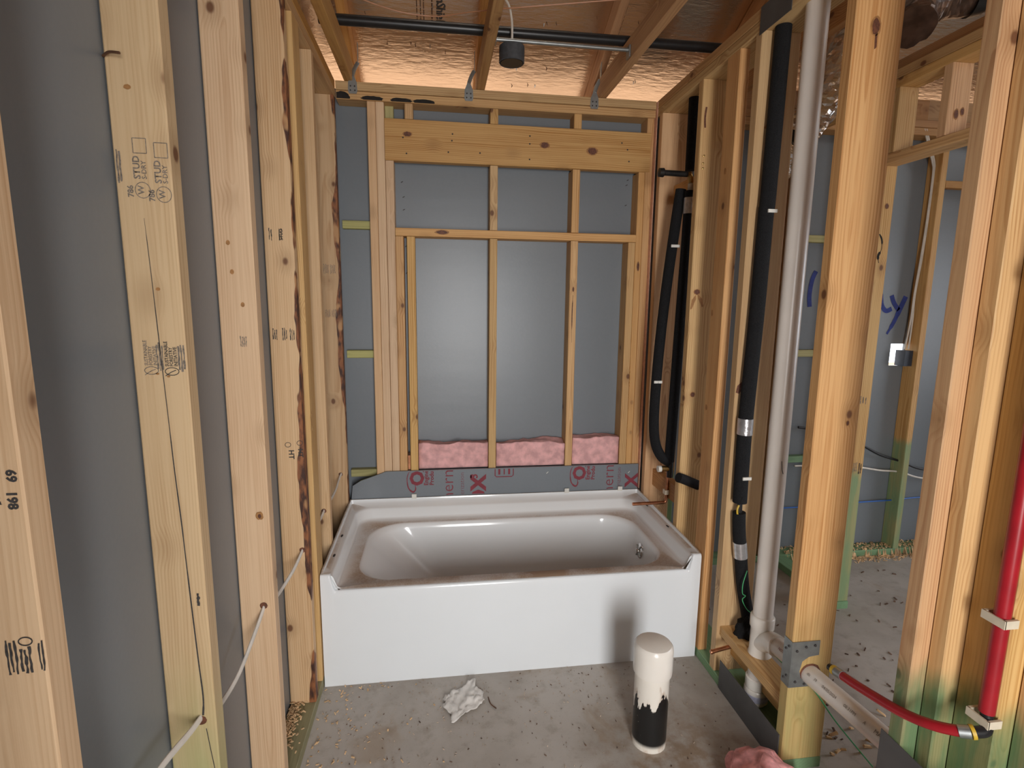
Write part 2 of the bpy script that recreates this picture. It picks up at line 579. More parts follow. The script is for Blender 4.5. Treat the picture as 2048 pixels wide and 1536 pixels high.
class Plane:
    """a flat drawing surface: origin, right, up (world vectors); normal towards the viewer"""

    def __init__(self, o, x, y, lift=0.0008):
        self.x, self.y = Vector(x).normalized(), Vector(y).normalized()
        self.nrm = self.x.cross(self.y)
        self.o = Vector(o) + self.nrm * lift

    def p(self, u, v):
        return self.o + self.x * u + self.y * v


def ribbon(name, plane, pts, w, mat, parent, closed=False, n=6):
    """flat painted stroke; w number or list of widths"""
    P = [Vector((p[0], p[1], 0)) for p in pts]
    if closed:
        path = P
    else:
        path = spline(P, n)
    V, Fc = [], []
    m_ = len(path)
    for i, p in enumerate(path):
        if closed:
            d = path[(i + 1) % m_] - path[i - 1]
        else:
            d = path[min(i + 1, m_ - 1)] - path[max(i - 1, 0)]
        d.normalize()
        nn = Vector((-d.y, d.x, 0))
        ww = w if not isinstance(w, (list, tuple)) else w[min(int(i / max(1, m_ - 1) * (len(w) - 1) + 0.5), len(w) - 1)]
        for s in (0.5, -0.5):
            q = p + nn * ww * s
            V.append(plane.p(q.x, q.y))
    for i in range(m_ if closed else m_ - 1):
        j = (i + 1) % m_
        Fc.append((2 * i, 2 * i + 1, 2 * j + 1, 2 * j))
    return mesh_obj(name, V, Fc, mat, parent)


def ellipse_pts(cx, cyy, rx, ry, n=20, wob=0.0, seed=0):
    rr = random.Random(seed)
    return [(cx + math.cos(2 * math.pi * k / n) * rx * (1 + rr.uniform(-wob, wob)), cyy + math.sin(2 * math.pi * k / n) * ry * (1 + rr.uniform(-wob, wob))) for k in range(n)]


def blot(name, plane, pts, mat, parent):
    V = [plane.p(*q) for q in pts]
    return mesh_obj(name, V, [tuple(range(len(V)))], mat, parent)


def knot(plane, u, v, rx, ry, parent, seed=1):
    blot('knot', plane, ellipse_pts(u, v, rx * 1.35, ry * 1.25, 18, 0.08, seed), 'knot_ring', parent)
    pl = Plane(plane.o, plane.x, plane.y, 0.0004)
    blot('knot', pl, ellipse_pts(u, v, rx, ry, 18, 0.12, seed + 9), 'knot', parent)


TEXTS = []


def text(s, plane, u, v, size, mat, parent, name='lettering', rot=0.0, clip=None, sx=1.0, bold=0.0, align='LEFT'):
    """print on a plane; clip = list of (world point, world normal) - what lies on the normal's side is cut away"""
    cu = bpy.data.curves.new('t', 'FONT')
    cu.body = s
    cu.size = size
    cu.align_x = align
    cu.resolution_u = 2
    cu.offset = bold
    o = bpy.data.objects.new('t', cu)
    COL.objects.link(o)
    x = plane.x * math.cos(rot) + plane.y * math.sin(rot)
    y = -plane.x * math.sin(rot) + plane.y * math.cos(rot)
    mw = Matrix((x * sx, y, plane.nrm)).transposed().to_4x4()
    mw.translation = plane.p(u, v)
    TEXTS.append((o, mw, mat, parent, name, clip))


def flush_texts():
    bpy.context.view_layer.update()
    dg = bpy.context.evaluated_depsgraph_get()
    for o, mw, mat, parent, name, clip in TEXTS:
        me = bpy.data.meshes.new_from_object(o.evaluated_get(dg))
        me.transform(mw)
        if clip:
            bm = bmesh.new()
            bm.from_mesh(me)
            for co, no in clip:
                bmesh.ops.bisect_plane(bm, geom=bm.verts[:] + bm.edges[:] + bm.faces[:], plane_co=co, plane_no=no, clear_outer=True)
            bm.to_mesh(me)
            bm.free()
        me.name = name
        me.materials.clear()
        me.materials.append(M[mat])
        ob = bpy.data.objects.new(name, me)
        link(ob, parent)
    for o, *_ in TEXTS:
        cu = o.data
        bpy.data.objects.remove(o)
        bpy.data.curves.remove(cu)


def set_parent_keep(o, parent):
    mw = o.matrix_basis.copy()
    o.parent = parent
    o.matrix_parent_inverse = parent.matrix_basis.inverted()
    o.matrix_basis = mw


def holder(stud):
    """lettering and marks hang on a stud in world coordinates"""
    return stud


def adopt(o, stud):
    o.parent = stud
    o.matrix_parent_inverse = stud.matrix_basis.inverted()
    return o


# ================================================================= the setting
TUBW = 1.524
YB = 0.737      # front of the back wall framing
YS = 0.828      # inner face of the back wall sheathing
XR = 1.53       # inner face of the wet wall
ZT = 2.387      # underside of the top plates

floor = boxes('floor', [(-0.12, 6.0, -6.0, 0.86, -0.15, 0.0)], 'concrete')
tag(floor, 'dusty grey concrete slab floor with brown stains', kind='structure')
ground = boxes('ground', [(-9, 14, -14, 12, -0.4, -0.16)], 'ground')
tag(ground, 'bare soil outside around the slab', kind='structure')

# ---- back wall: sheathing with the cut-out for the device box
HX0, HX1, HZ0, HZ1 = 3.068, 3.158, 1.140, 1.268
T = 0.013
wall_back = boxes('wall_back', [(-0.10, HX0, YS, YS + T, 0.0, 2.463), (HX1, 6.0, YS, YS + T, 0.0, 2.463),
                                (HX0, HX1, YS, YS + T, 0.0, HZ0), (HX0, HX1, YS, YS + T, HZ1, 2.463)], 'sheath')
tag(wall_back, 'grey sheathed exterior back wall with yellow pine framing', kind='structure')
WB = wall_back
ys0, ys1 = YB, YS - 0.001
# double top plate and bottom plate
board('top_plate', 0.004, 1.526, YB - 0.006, ys1, ZT, ZT + 0.037, 'x', 'syp', WB)
board('top_plate', 0.004, 1.526, YB - 0.010, ys1, ZT + 0.0385, ZT + 0.076, 'x', 'syp', WB)
board('bottom_plate', 0.004, 1.526, YB, ys1, 0.0, 0.038, 'x', 'green_plate', WB)
# king and trimmer studs left of the framed bay
for x0, zt in ((0.139, ZT), (0.1775, ZT)):
    board('stud', x0, x0 + 0.0375, YB, ys1, 0.039, zt - 0.001, 'z', 'spf', WB)
board('trimmer_stud', 0.2165, 0.2545, YB, ys1, 0.039, 2.131, 'z', 'spf', WB)
board('cripple_stud', 0.2555, 0.2935, YB, ys1, 0.039, 1.788, 'z', 'syp', WB)
hdr = board('header', 0.2165, 1.509, YB - 0.004, ys1 - 0.05, 2.132, 2.317, 'x', 'syp', WB)
sill = board('sill', 0.256, 1.456, YB, ys1, 1.790, 1.828, 'x', 'syp', WB)
for x0 in (0.309, 0.709, 1.1175):
    board('cripple_stud', x0, x0 + 0.038, YB, ys1, 0.039, 1.788, 'z', 'syp', WB)
    board('cripple_stud', x0, x0 + 0.038, YB, ys1, 2.319, ZT - 0.001, 'z', 'syp', WB)
for x0 in (0.709, 1.1175):
    board('cripple_stud', x0, x0 + 0.038, YB, ys1, 1.829, 2.130, 'z', 'syp', WB)
board('cripple_stud', 1.4175, 1.4555, YB, ys1, 0.039, 1.788, 'z', 'syp', WB)
board('trimmer_stud', 1.4565, 1.4885, YB, ys1, 0.039, 2.131, 'z', 'syp_tight', WB)
board('stud', 1.4895, 1.5255, YB, ys1, 0.039, ZT - 0.001, 'z', 'syp', WB)
# treated girts in the narrow left bay and in the next room
for z in (1.842, 1.216, 0.599):
    board('girt', 0.004, 0.138, YS - 0.040, ys1, z - 0.019, z + 0.019, 'x', 'girt', WB)
    board('girt', 2.3645, 2.735, YS - 0.040, ys1, z - 0.019, z + 0.019, 'x', 'girt' if z > 0.7 else 'green_plate', WB)
board('girt', 0.215, 0.255, YS - 0.040, ys1, 2.30, 2.386, 'z', 'girt', WB)
# next room: studs with green feet
for x0 in (2.736, 3.160, 3.566, 3.972):
    board('stud', x0, x0 + 0.038, YB, ys1, 0.039, ZT - 0.001, 'z', 'far_green', WB)
board('bottom_plate', 1.68, 5.4, YB, ys1, 0.0, 0.038, 'x', 'green_plate', WB)
board('top_plate', 1.68, 5.4, YB, ys1, ZT, ZT + 0.037, 'x', 'truss', WB)
board('top_plate', 1.68, 5.4, YB, ys1, ZT + 0.0385, ZT + 0.076, 'x', 'truss', WB)
board('blocking', 3.199, 3.565, YB, YB + 0.04, 2.125, 2.163, 'x', 'truss', WB)
for x0, mt in ((2.288, 'truss'), (2.326, 'far_green')):
    board('stud', x0, x0 + 0.0375, YB, ys1, 0.039, ZT - 0.001, 'z', mt, WB)
board('stud', 1.700, 1.738, YB, ys1, 0.039, ZT - 0.001, 'z', 'syp_green', WB)
# knots and nail heads on the header and sill
PB = Plane((0, YB - 0.004, 0), (1, 0, 0), (0, 0, 1))
for i, (u, v, a, b) in enumerate(((0.321, 2.251, 0.017, 0.010), (0.974, 2.234, 0.019, 0.013), (1.211, 2.218, 0.022, 0.016))):
    knot(PB, u, v, a, b, WB, i * 3 + 1)
for u, v in ((0.66, 2.183), (0.53, 2.262), (0.527, 2.232), (0.51, 2.180), (0.90, 2.272), (0.90, 2.236), (0.90, 2.165), (1.36, 2.263), (1.39, 2.233), (1.40, 2.178), (0.315, 2.165), (0.30, 2.235)):
    blot('nail_head', PB, ellipse_pts(u, v, 0.004, 0.004, 8), 'ink', WB)
PBS = Plane((0, YB, 0), (1, 0, 0), (0, 0, 1))
knot(PBS, 0.478, 1.812, 0.026, 0.009, WB, 21)
knot(PBS, 1.474, 1.67, 0.006, 0.02, WB, 24)
knot(PBS, 1.1365, 1.55, 0.004, 0.011, WB, 27)
ribbon('pitch_streak', PBS, [(1.1365, 1.52), (1.134, 1.42), (1.136, 1.28)], [0.002, 0.005, 0.001], 'knot', WB)
# black overspray on the top plate at the left
PP = Plane((0, YB - 0.006, 0), (1, 0, 0), (0, 0, 1), 0.001)
for k, (u, w, h) in enumerate(((0.03, 0.035, 0.024), (0.165, 0.05, 0.012), (0.295, 0.05, 0.011), (0.40, 0.05, 0.011))):
    blot('overspray', PP, [(max(0.006, q[0]), max(ZT + 0.002, q[1])) for q in ellipse_pts(u, ZT + 0.008, w, h, 22, 0.10, k)], 'soot', WB)
# blue spray paint on the sheathing of the next room
PS = Plane((0, YS, 0), (1, 0, 0), (0, 0, 1), 0.0015)
ribbon('spray_paint', PS, [(2.965, 1.552), (2.978, 1.49), (3.009, 1.457), (3.044, 1.47)], 0.026, 'spray', WB)
ribbon('spray_paint', PS, [(3.034, 1.545), (3.055, 1.502), (3.09, 1.462)], 0.026, 'spray', WB)
ribbon('spray_paint', PS, [(3.126, 1.54), (3.096, 1.463), (3.067, 1.391), (3.031, 1.324)], [0.03, 0.03, 0.024, 0.014], 'spray', WB)
ribbon('spray_paint', PS, [(2.545, 1.672), (2.526, 1.623), (2.518, 1.541), (2.526, 1.475)], 0.026, 'spray', WB)
# nails through the sheathing
for u, v in ((0.285, 2.055), (0.292, 1.985), (0.292, 1.925), (1.425, 2.085), (1.425, 1.985), (1.43, 2.11), (0.300, 1.75), (0.301, 1.62)):
    ribbon('nail_tip', PS, [(u - 0.004, v - 0.003), (u, v), (u + 0.006, v + 0.003)], 0.0035, 'ink', WB)

for x0, x1 in ((1.905, 2.466), (2.512, 3.07), (3.07, 3.66), (3.66, 5.4)):
    board('eave_block', x0, x1, YS - 0.06, YS - 0.022, 2.4645, 2.575, 'x', 'truss', WB)

# ---- left wall
XL0, XL1 = -0.087, 0.002
wall_left = boxes('wall_left', [(-0.102, -0.089, -2.17, YS - 0.001, 0.0, 2.463), (-0.102, -0.089, -4.6, -2.172, 0.0, 2.463)], 'sheath')
tag(wall_left, 'grey sheathed left wall behind pale spruce studs', kind='structure')
WL = wall_left
board('bottom_plate', XL0, XL1, -4.6, YB - 0.012, 0.0, 0.038, 'y', 'treated', WL)
board('top_plate', XL0, XL1, -4.6, YB - 0.011, ZT, ZT + 0.037, 'y', 'syp', WL)
board('top_plate', XL0, XL1, -4.6, YB - 0.011, ZT + 0.0385, ZT + 0.076, 'y', 'truss', WL)
S = []
for y0, mt in ((-1.325, 'spf'), (-0.92, 'spf_green'), (-0.5225, 'spf'), (-0.130, 'spf_bark'), (0.246, 'spf'), (0.684, 'spf_bark')):
    S.append(board('stud', XL0, XL1, y0, y0 + 0.038, 0.039, ZT - 0.001, 'z', mt, WL))
flat_l = board('stud', -0.036, XL1, -0.020, 0.069, 0.039, ZT - 0.001, 'z', 'syp_tight', WL)


def front(y0, lift=0.0008):
    return Plane((0, y0, 0), (1, 0, 0), (0, 0, 1), lift)


def grade_stamp(pl, u, zc, s, parent, mat='inkgrey'):
    """mill grade stamp reading upwards: ring, STUD lines and a small frame"""
    R = math.pi / 2
    text('786', pl, u - 0.013 * s, zc - 0.046 * s, 0.013 * s, mat, parent, 'lumber_stamp', R, bold=0.0004)
    text('STUD', pl, u, zc - 0.016 * s, 0.015 * s, mat, parent, 'lumber_stamp', R, bold=0.0004)
    text('S-DRY', pl, u + 0.010 * s, zc - 0.016 * s, 0.011 * s, mat, parent, 'lumber_stamp', R, bold=0.0002)
    adopt(ribbon('lumber_stamp', pl, ellipse_pts(u + 0.002 * s, zc - 0.034 * s, 0.012 * s, 0.013 * s), 0.0013, mat, None, True), parent)
    text('W', pl, u + 0.004 * s, zc - 0.041 * s, 0.014 * s, mat, parent, 'lumber_stamp', R, bold=0.0003)
    fr = [(u - 0.008 * s, zc + 0.026 * s), (u + 0.013 * s, zc + 0.026 * s), (u + 0.013 * s, zc + 0.05 * s), (u - 0.008 * s, zc + 0.05 * s)]
    for i in range(4):
        a, b = fr[i], fr[(i + 1) % 4]
        adopt(ribbon('lumber_stamp', pl, [a, ((a[0] + b[0]) / 2, (a[1] + b[1]) / 2), b], 0.0013, mat, None, n=1), parent)


def leaf_stamp(pl, u, zc, s, parent, mat='inkgrey'):
    """certification stamp reading upwards"""
    R = math.pi / 2
    for k, w in enumerate(('SUSTAINABLE', 'FORESTRY', 'INITIATIVE')):
        text(w, pl, u + 0.0065 * k * s, zc - 0.020 * s, 0.0075 * s, mat, parent, 'lumber_stamp', R, sx=0.85, bold=0.0002)
    adopt(ribbon('lumber_stamp', pl, ellipse_pts(u + 0.004 * s, zc - 0.028 * s, 0.010 * s, 0.006 * s), 0.0014, mat, None, True), parent)
    adopt(ribbon('lumber_stamp', pl, [(u - 0.006 * s, zc - 0.035 * s), (u + 0.003 * s, zc - 0.029 * s), (u + 0.010 * s, zc - 0.026 * s)], 0.0014, mat, None), parent)


def bars(pl, u, z0, z1, n, w, gap, parent, mat='inkgrey', seed=3):
    """over-inked, smudged stamp lines"""
    rr = random.Random(seed)
    for k in range(n):
        a = z0 + rr.uniform(0, 0.006)
        b = z1 - rr.uniform(0, 0.008)
        x = u + k * gap
        q = [(x + rr.uniform(-1, 1) * 0.0006, a + (b - a) * j / 6) for j in range(7)]
        adopt(ribbon('lumber_stamp', pl, q, [w * rr.uniform(0.5, 1.2) for _ in range(7)], mat, None, n=2), parent)


s0, s1, s2, s3, s4, s5 = S
p1 = front(-0.92)
grade_stamp(p1, -0.047, 1.700, 1.0, s1, 'inkgrey')
grade_stamp(p1, -0.014, 1.694, 1.0, s1, 'inkgrey')
bars(p1, -0.081, 1.675, 1.735, 2, 0.003, 0.004, s1)
leaf_stamp(p1, -0.062, 1.388, 1.15, s1)
bars(p1, -0.046, 1.355, 1.408, 3, 0.003, 0.0042, s1, seed=5)
leaf_stamp(p1, -0.028, 1.386, 1.15, s1, 'ink')
bars(p1, -0.010, 1.352, 1.406, 3, 0.0035, 0.0042, s1, 'inkgrey', seed=6)
bars(p1, -0.012, 0.895, 0.93, 1, 0.006, 0.004, s1, 'ink', seed=8)
adopt(ribbon('drying_crack', p1, [(-0.047, 1.62), (-0.044, 1.53), (-0.040, 1.385), (-0.037, 1.28), (-0.034, 1.17), (-0.030, 1.07), (-0.028, 1.0), (-0.025, 0.9), (-0.021, 0.78), (-0.018, 0.70), (-0.021, 0.66)],
              [0.0006, 0.0012, 0.0016, 0.0014, 0.002, 0.0024, 0.002, 0.0026, 0.0026, 0.003, 0.004], 'ink', None), s1)
adopt(ribbon('drying_crack', p1, [(-0.017, 0.63), (-0.012, 0.58), (-0.006, 0.52), (-0.004, 0.46)], 0.0016, 'ink', None), s1)
for u, v, a, b in ((-0.055, 1.83, 0.006, 0.004), (-0.035, 1.50, 0.004, 0.003), (-0.048, 1.35, 0.003, 0.002), (-0.03, 1.345, 0.003, 0.002)):
    adopt(blot('knot', p1, ellipse_pts(u, v, a, b, 14, 0.1, 4), 'knot_ring', None), s1)
adopt(tube('bent_nail', [(-0.087, -0.921, 1.875), (-0.07, -0.935, 1.876), (-0.052, -0.940, 1.874)], 0.0022, 'rust', None, 6), s1)
p0 = front(-1.325)
text('69', p0, -0.012, 1.300, 0.014, 'ink', s0, 'lumber_stamp', -math.pi / 2, bold=0.0006)
text('198', p0, -0.014, 1.276, 0.014, 'ink', s0, 'lumber_stamp', -math.pi / 2, bold=0.0006)
bars(p0, -0.030, 1.255, 1.275, 2, 0.006, 0.007, s0, 'ink', 2)
bars(p0, -0.036, 1.055, 1.105, 3, 0.0028, 0.0042, s0, 'ink', 11)
adopt(ribbon('lumber_stamp', p0, ellipse_pts(-0.016, 1.098, 0.007, 0.005), 0.0014, 'ink', None, True), s0)
bars(p0, -0.022, 1.058, 1.094, 3, 0.003, 0.0045, s0, 'ink', 12)
bars(p0, -0.003, 1.060, 1.100, 2, 0.002, 0.003, s0, 'ink', 13)
p2 = front(-0.5225)
bars(p2, -0.040, 1.362, 1.398, 4, 0.0022, 0.0042, s2, 'inkgrey', 17)
for u, v in ((-0.055, 1.62), (-0.05, 1.55), (-0.03, 1.47)):
    adopt(blot('knot', p2, ellipse_pts(u, v, 0.005, 0.006, 14, 0.1, 4), 'knot_ring', None), s2)
knot_pl = Plane((0, -0.5225, 0), (1, 0, 0), (0, 0, 1))
for q in (blot('knot', knot_pl, ellipse_pts(-0.022, 0.915, 0.010, 0.012, 16, 0.15, 3), 'knot_ring', None), blot('knot', Plane((0, -0.5230, 0), (1, 0, 0), (0, 0, 1)), ellipse_pts(-0.022, 0.914, 0.004, 0.006, 12, 0.2, 5), 'knot', None)):
    adopt(q, s2)
p3 = front(-0.130)
text('HT', p3, -0.046, 0.985, 0.024, 'ink', s3, 'lumber_stamp', -math.pi / 2, bold=0.0006)
text('HT', p3, -0.016, 0.988, 0.022, 'ink', s3, 'lumber_stamp', -math.pi / 2, bold=0.0006)
for u, v in ((-0.048, 1.003), (-0.010, 1.008)):
    adopt(ribbon('lumber_stamp', p3, ellipse_pts(u, v, 0.009, 0.008), 0.0018, 'ink', None, True), s3)
for k, u in enumerate((-0.075, -0.045, -0.022)):
    bars(p3, u, 1.352, 1.393, 3, 0.003, 0.0055, s3, 'ink', 30 + k)
text('STUD', p3, -0.030, 1.668, 0.014, 'ink', s3, 'lumber_stamp', math.pi / 2, bold=0.0003)
bars(p3, -0.040, 1.665, 1.705, 2, 0.003, 0.006, s3, 'ink', 41)
bars(p3, -0.070, 1.665, 1.705, 2, 0.003, 0.006, s3, 'ink', 42)
p5 = front(0.684)
for k in range(2):
    bars(p5, -0.07 + 0.03 * k, 1.60, 1.65, 5, 0.002, 0.005, s5, 'inkgrey', 50 + k)
    bars(p5, -0.07 + 0.03 * k, 1.40, 1.44, 5, 0.002, 0.005, s5, 'inkgrey', 60 + k)
p4 = front(0.246)
# bored holes the cable runs through
for pl, st, u, v in ((p1, s1, -0.025, 0.649), (p2, s2, -0.026, 0.657), (p3, s3, -0.019, 0.627), (p4, s4, -0.023, 0.617)):
    adopt(blot('bored_hole', pl, ellipse_pts(u, v, 0.010, 0.010, 18, 0.05, 2), 'knot', None), st)
adopt(blot('bored_hole', p5, ellipse_pts(-0.03, 0.63, 0.010, 0.010, 18, 0.05, 2), 'knot', None), s5)

# ---- wet wall on the right: two by six studs, open
wall_right = empty('wall_right')
tag(wall_right, 'open stud wet wall of two by six pine right of the tub', kind='structure')
WR = wall_right
XR1 = XR + 0.140
board('bottom_plate', XR, XR1, -0.575, YB - 0.012, 0.0, 0.038, 'y', 'green_plate', WR)
board('bottom_plate', XR, XR1 + 0.03, -3.6, -0.86, 0.0, 0.038, 'y', 'green_plate', WR)
board('top_plate', XR, XR1, -3.6, YB - 0.012, ZT, ZT + 0.037, 'y', 'syp', WR)
board('top_plate', XR, XR1, -3.6, YB - 0.012, ZT + 0.0385, ZT + 0.076, 'y', 'truss', WR)
W1 = board('stud', XR, XR1, 0.650, 0.688, 0.039, ZT - 0.001, 'z', 'syp_tight', WR)
W2 = board('stud', XR, XR1, 0.250, 0.288, 0.039, ZT - 0.001, 'z', 'syp', WR)
W3 = board('stud', XR, XR1, -0.150, -0.112, 0.039, ZT - 0.001, 'z', 'syp_tight', WR)
W4 = board('stud', XR, XR1, -0.575, -0.537, 0.039, ZT - 0.001, 'z', 'syp_green_low', WR)
W5 = board('stud', XR, XR1, -0.968, -0.930, 0.039, ZT - 0.001, 'z', 'jamb_green', WR)
board('stud', XR, XR + 0.038, -0.020, 0.069, 0.039, ZT - 0.001, 'z', 'syp', WR)
board('stud', 1.568, XR1, -1.0065, -0.9690, 0.039, ZT - 0.001, 'z', 'jamb_green', WR)
board('stud', 1.612, 1.700, -1.096, -1.0075, 0.039, ZT - 0.001, 'z', 'jamb_green', WR)
board('stud', 1.655, 1.745, -1.135, -1.097, 0.039, ZT - 0.001, 'z', 'jamb_green', WR)
board('blocking', XR + 0.075, XR + 0.113, 0.289, 0.649, 1.965, 2.055, 'y', 'syp', WR)
board('blocking', XR + 0.045, XR + 0.085, 0.289, 0.649, 0.53, 0.62, 'y', 'truss', WR)
board('blocking', XR + 0.012, XR + 0.10, -0.536, -0.151, 0.195, 0.233, 'y', 'syp', WR)
board('blocking', XR + 0.065, XR + 0.103, -0.536, -0.151, 0.105, 0.194, 'y', 'syp', WR)
pw2 = front(0.250)
knot(pw2, 1.558, 1.535, 0.012, 0.010, WR, 31)
blot('knot', pw2, [(1.555, 1.525), (1.536, 1.50), (1.532, 1.46), (1.540, 1.463), (1.556, 1.505)], 'knot_ring', WR)
blot('knot', pw2, [(1.560, 1.528), (1.585, 1.505), (1.592, 1.475), (1.585, 1.47), (1.566, 1.505)], 'knot_ring', WR)
knot(pw2, 1.568, 1.087, 0.009, 0.010, WR, 33)
ribbon('knot', pw2, [(1.548, 2.20), (1.545, 2.24), (1.549, 2.28)], 0.008, 'knot', WR)
pw3 = front(-0.150)
blot('knot', pw3, [(1.532, 1.165), (1.537, 1.19), (1.575, 1.225), (1.60, 1.235), (1.60, 1.205), (1.57, 1.19), (1.545, 1.16)], 'knot', WR)
blot('knot', pw3, [(1.56, 2.08), (1.585, 2.115), (1.615, 2.12), (1.615, 2.09), (1.59, 2.075)], 'knot_ring', WR)
pw4 = front(-0.575)
knot(pw4, 1.590, 2.205, 0.011, 0.020, WR, 35)
blot('knot', pw4, [(1.590, 2.19), (1.597, 2.19), (1.598, 2.155), (1.592, 2.15)], 'knot', WR)
knot(pw4, 1.635, 1.146, 0.004, 0.007, WR, 37)
for u, v in ((1.551, 2.09), (1.549, 2.06), (1.549, 2.04)):
    lathe('nail_head', [(0.0045, 0), (0.0045, 0.003), (0.002, 0.004)], 'brass', WR, 10, (u, 0.2495, v), 'y').scale = (1, -1, 1)
PX = Plane((XR + 0, 0, 0), (0, -1, 0), (0, 0, 1))
for y, z in ((-0.025 + 0.08, 1.45), (0.05, 1.07), (0.03, 1.98)):
    adopt(blot('knot', PX, ellipse_pts(-y, z, 0.008, 0.012, 16, 0.15, 8), 'knot_ring', None), WR)

# ---- partition with the door opening in the next room
wall_partition = empty('wall_partition')
tag(wall_partition, 'partition framing with a door opening seen through the wet wall', kind='structure')
WP = wall_partition
PX0, PX1 = 2.364, 2.453
board('bottom_plate', PX0, PX1, 0.245, YB - 0.002, 0.0, 0.038, 'y', 'green_plate', WP)
tr = board('trimmer_stud', PX0, PX1, 0.250, 0.288, 0.039, 2.089, 'z', 'far_green', WP)
board('stud', PX0, PX1, 0.289, 0.327, 0.039, ZT - 0.001, 'z', 'far_green', WP)
board('header', PX0, PX1, -0.78, 0.288, 2.090, 2.128, 'y', 'syp', WP)
for y0 in (0.185, -0.048, -0.45):
    board('cripple_stud', PX0, PX1, y0, y0 + 0.038, 2.129, ZT - 0.001, 'z', 'syp', WP)
board('top_plate', PX0, PX1, -3.4, YB - 0.002, ZT, ZT + 0.037, 'y', 'syp', WP)
board('top_plate', PX0, PX1, -3.4, YB - 0.002, ZT + 0.0385, ZT + 0.076, 'y', 'truss', WP)
board('trimmer_stud', PX0, PX1, -0.80, -0.762, 0.039, 2.089, 'z', 'far_green', WP)
pp = front(0.250)
bars(pp, 2.385, 1.03, 1.07, 4, 0.005, 0.014, WP, 'inkgrey', 70)
for k in range(2):
    bars(pp, 2.382 + 0.05 * k, 0.69, 0.75, 2, 0.006, 0.009, WP, 'ink', 72 + k)
bars(pp, 2.402, 0.70, 0.75, 3, 0.004, 0.008, WP, 'inkgrey', 75)
knot(pp, 2.42, 1.92, 0.008, 0.010, WP, 77)
ribbon('smudge', pp, [(2.40, 1.80), (2.415, 1.775), (2.418, 1.735), (2.405, 1.705), (2.412, 1.675)], [0.006, 0.008, 0.003, 0.012, 0.003], 'soot', WP)
pcr = front(-0.048)
for u, v, a, b in ((2.40, 2.205, 0.008, 0.016), (2.425, 2.215, 0.007, 0.013)):
    knot(pcr, u, v, a, b, WP, 81)

# ---- roof: foil faced deck on trusses, open eave behind the back wall
SL = 0.50
ZR = 2.665


def zroof(y):
    return ZR - SL * (y - YS)


Y_E, Y_R = 1.50, -3.2
rv = [(-0.9, Y_E, zroof(Y_E)), (7.0, Y_E, zroof(Y_E)), (7.0, Y_R, zroof(Y_R)), (-0.9, Y_R, zroof(Y_R)), (7.0, -7.6, zroof(Y_R) - SL * 4.4), (-0.9, -7.6, zroof(Y_R) - SL * 4.4)]
V = rv + [(a, b, c + 0.03) for a, b, c in rv]
ceiling = mesh_obj('ceiling', V, [(0, 1, 2, 3), (3, 2, 4, 5), (9, 8, 7, 6), (11, 10, 8, 9), (0, 6, 7, 1), (4, 10, 11, 5), (1, 7, 8, 2), (2, 8, 10, 4), (0, 3, 9, 6), (3, 5, 11, 9)], 'foil')
tag(ceiling, 'foil faced roof deck shining coppery above the trusses', kind='structure')
baffle = boxes('eave_baffle', [(-0.9, 7.0, 0.846, 0.985, zroof(Y_E) - 0.03, zroof(Y_E) - 0.012)], 'osb')  # unseen board, added to keep eave light off the inner foil
tag(baffle, 'unseen board added under the eave to shade the foil by the wall', kind='structure')
# gable ends and outer walls of the rest of the house
gv = [(-0.12, YS + T, 2.464), (-0.12, -6.2, 2.464), (-0.12, -6.2, zroof(Y_R) - SL * 3.0 - 0.01), (-0.12, Y_R, zroof(Y_R) - 0.01), (-0.12, YS + T, ZR - 0.012)]
gable = mesh_obj('wall_gable', gv + [(a - 0.012, b, c) for a, b, c in gv], [(0, 1, 2, 3, 4), (9, 8, 7, 6, 5)] + [(i, i + 5, (i + 1) % 5 + 5, (i + 1) % 5) for i in range(5)], 'osb')
tag(gable, 'gable boarding above the left wall', kind='structure')
PR = Plane((0, 0, zroof(0)), (1, 0, 0), (0, 1, -SL), 0.0)
# prints on the foil, reading down the slope
RP = Plane((0, 0.614, zroof(0.614)), (0, 1, -SL), (1, 0, 0), 0.002)
text('nShie', RP, 0.088, 0.460, 0.056, 'ink', ceiling, 'foil_lettering', sx=0.82, bold=0.0010, align='RIGHT')
text('ld', RP, 0.091, 0.460, 0.056, 'ink', ceiling, 'foil_lettering', sx=0.82, bold=0.0010)
rr = random.Random(8)
for vv, w in ((0.440, 0.006), (0.404, 0.004), (0.390, 0.004), (0.374, 0.004), (1.305, 0.005), (1.285, 0.005)):
    u = -0.05
    while u < 0.10:
        L_ = rr.uniform(0.012, 0.035)
        ribbon('foil_lettering', RP, [(u, vv), (u + L_ / 2, vv), (u + L_, vv)], w, 'inkfoil', ceiling, n=1)
        u += L_ + 0.007
# nail points through the deck
rr = random.Random(5)
for k in range(26):
    x, y = rr.uniform(0.08, 1.5), rr.choice((0.62, 0.68, 0.74, 0.82, 0.90, 0.98)) + rr.uniform(-0.02, 0.02)
    nl = lathe('nail_point', [(0.0018, 0.004), (0.0018, -0.008), (0.0004, -0.013)], 'rust' if k % 3 else 'steel', ceiling, 6, (x, y, zroof(y)))
    nl.rotation_euler = (rr.uniform(-0.5, 0.5), rr.uniform(-0.5, 0.5), 0)

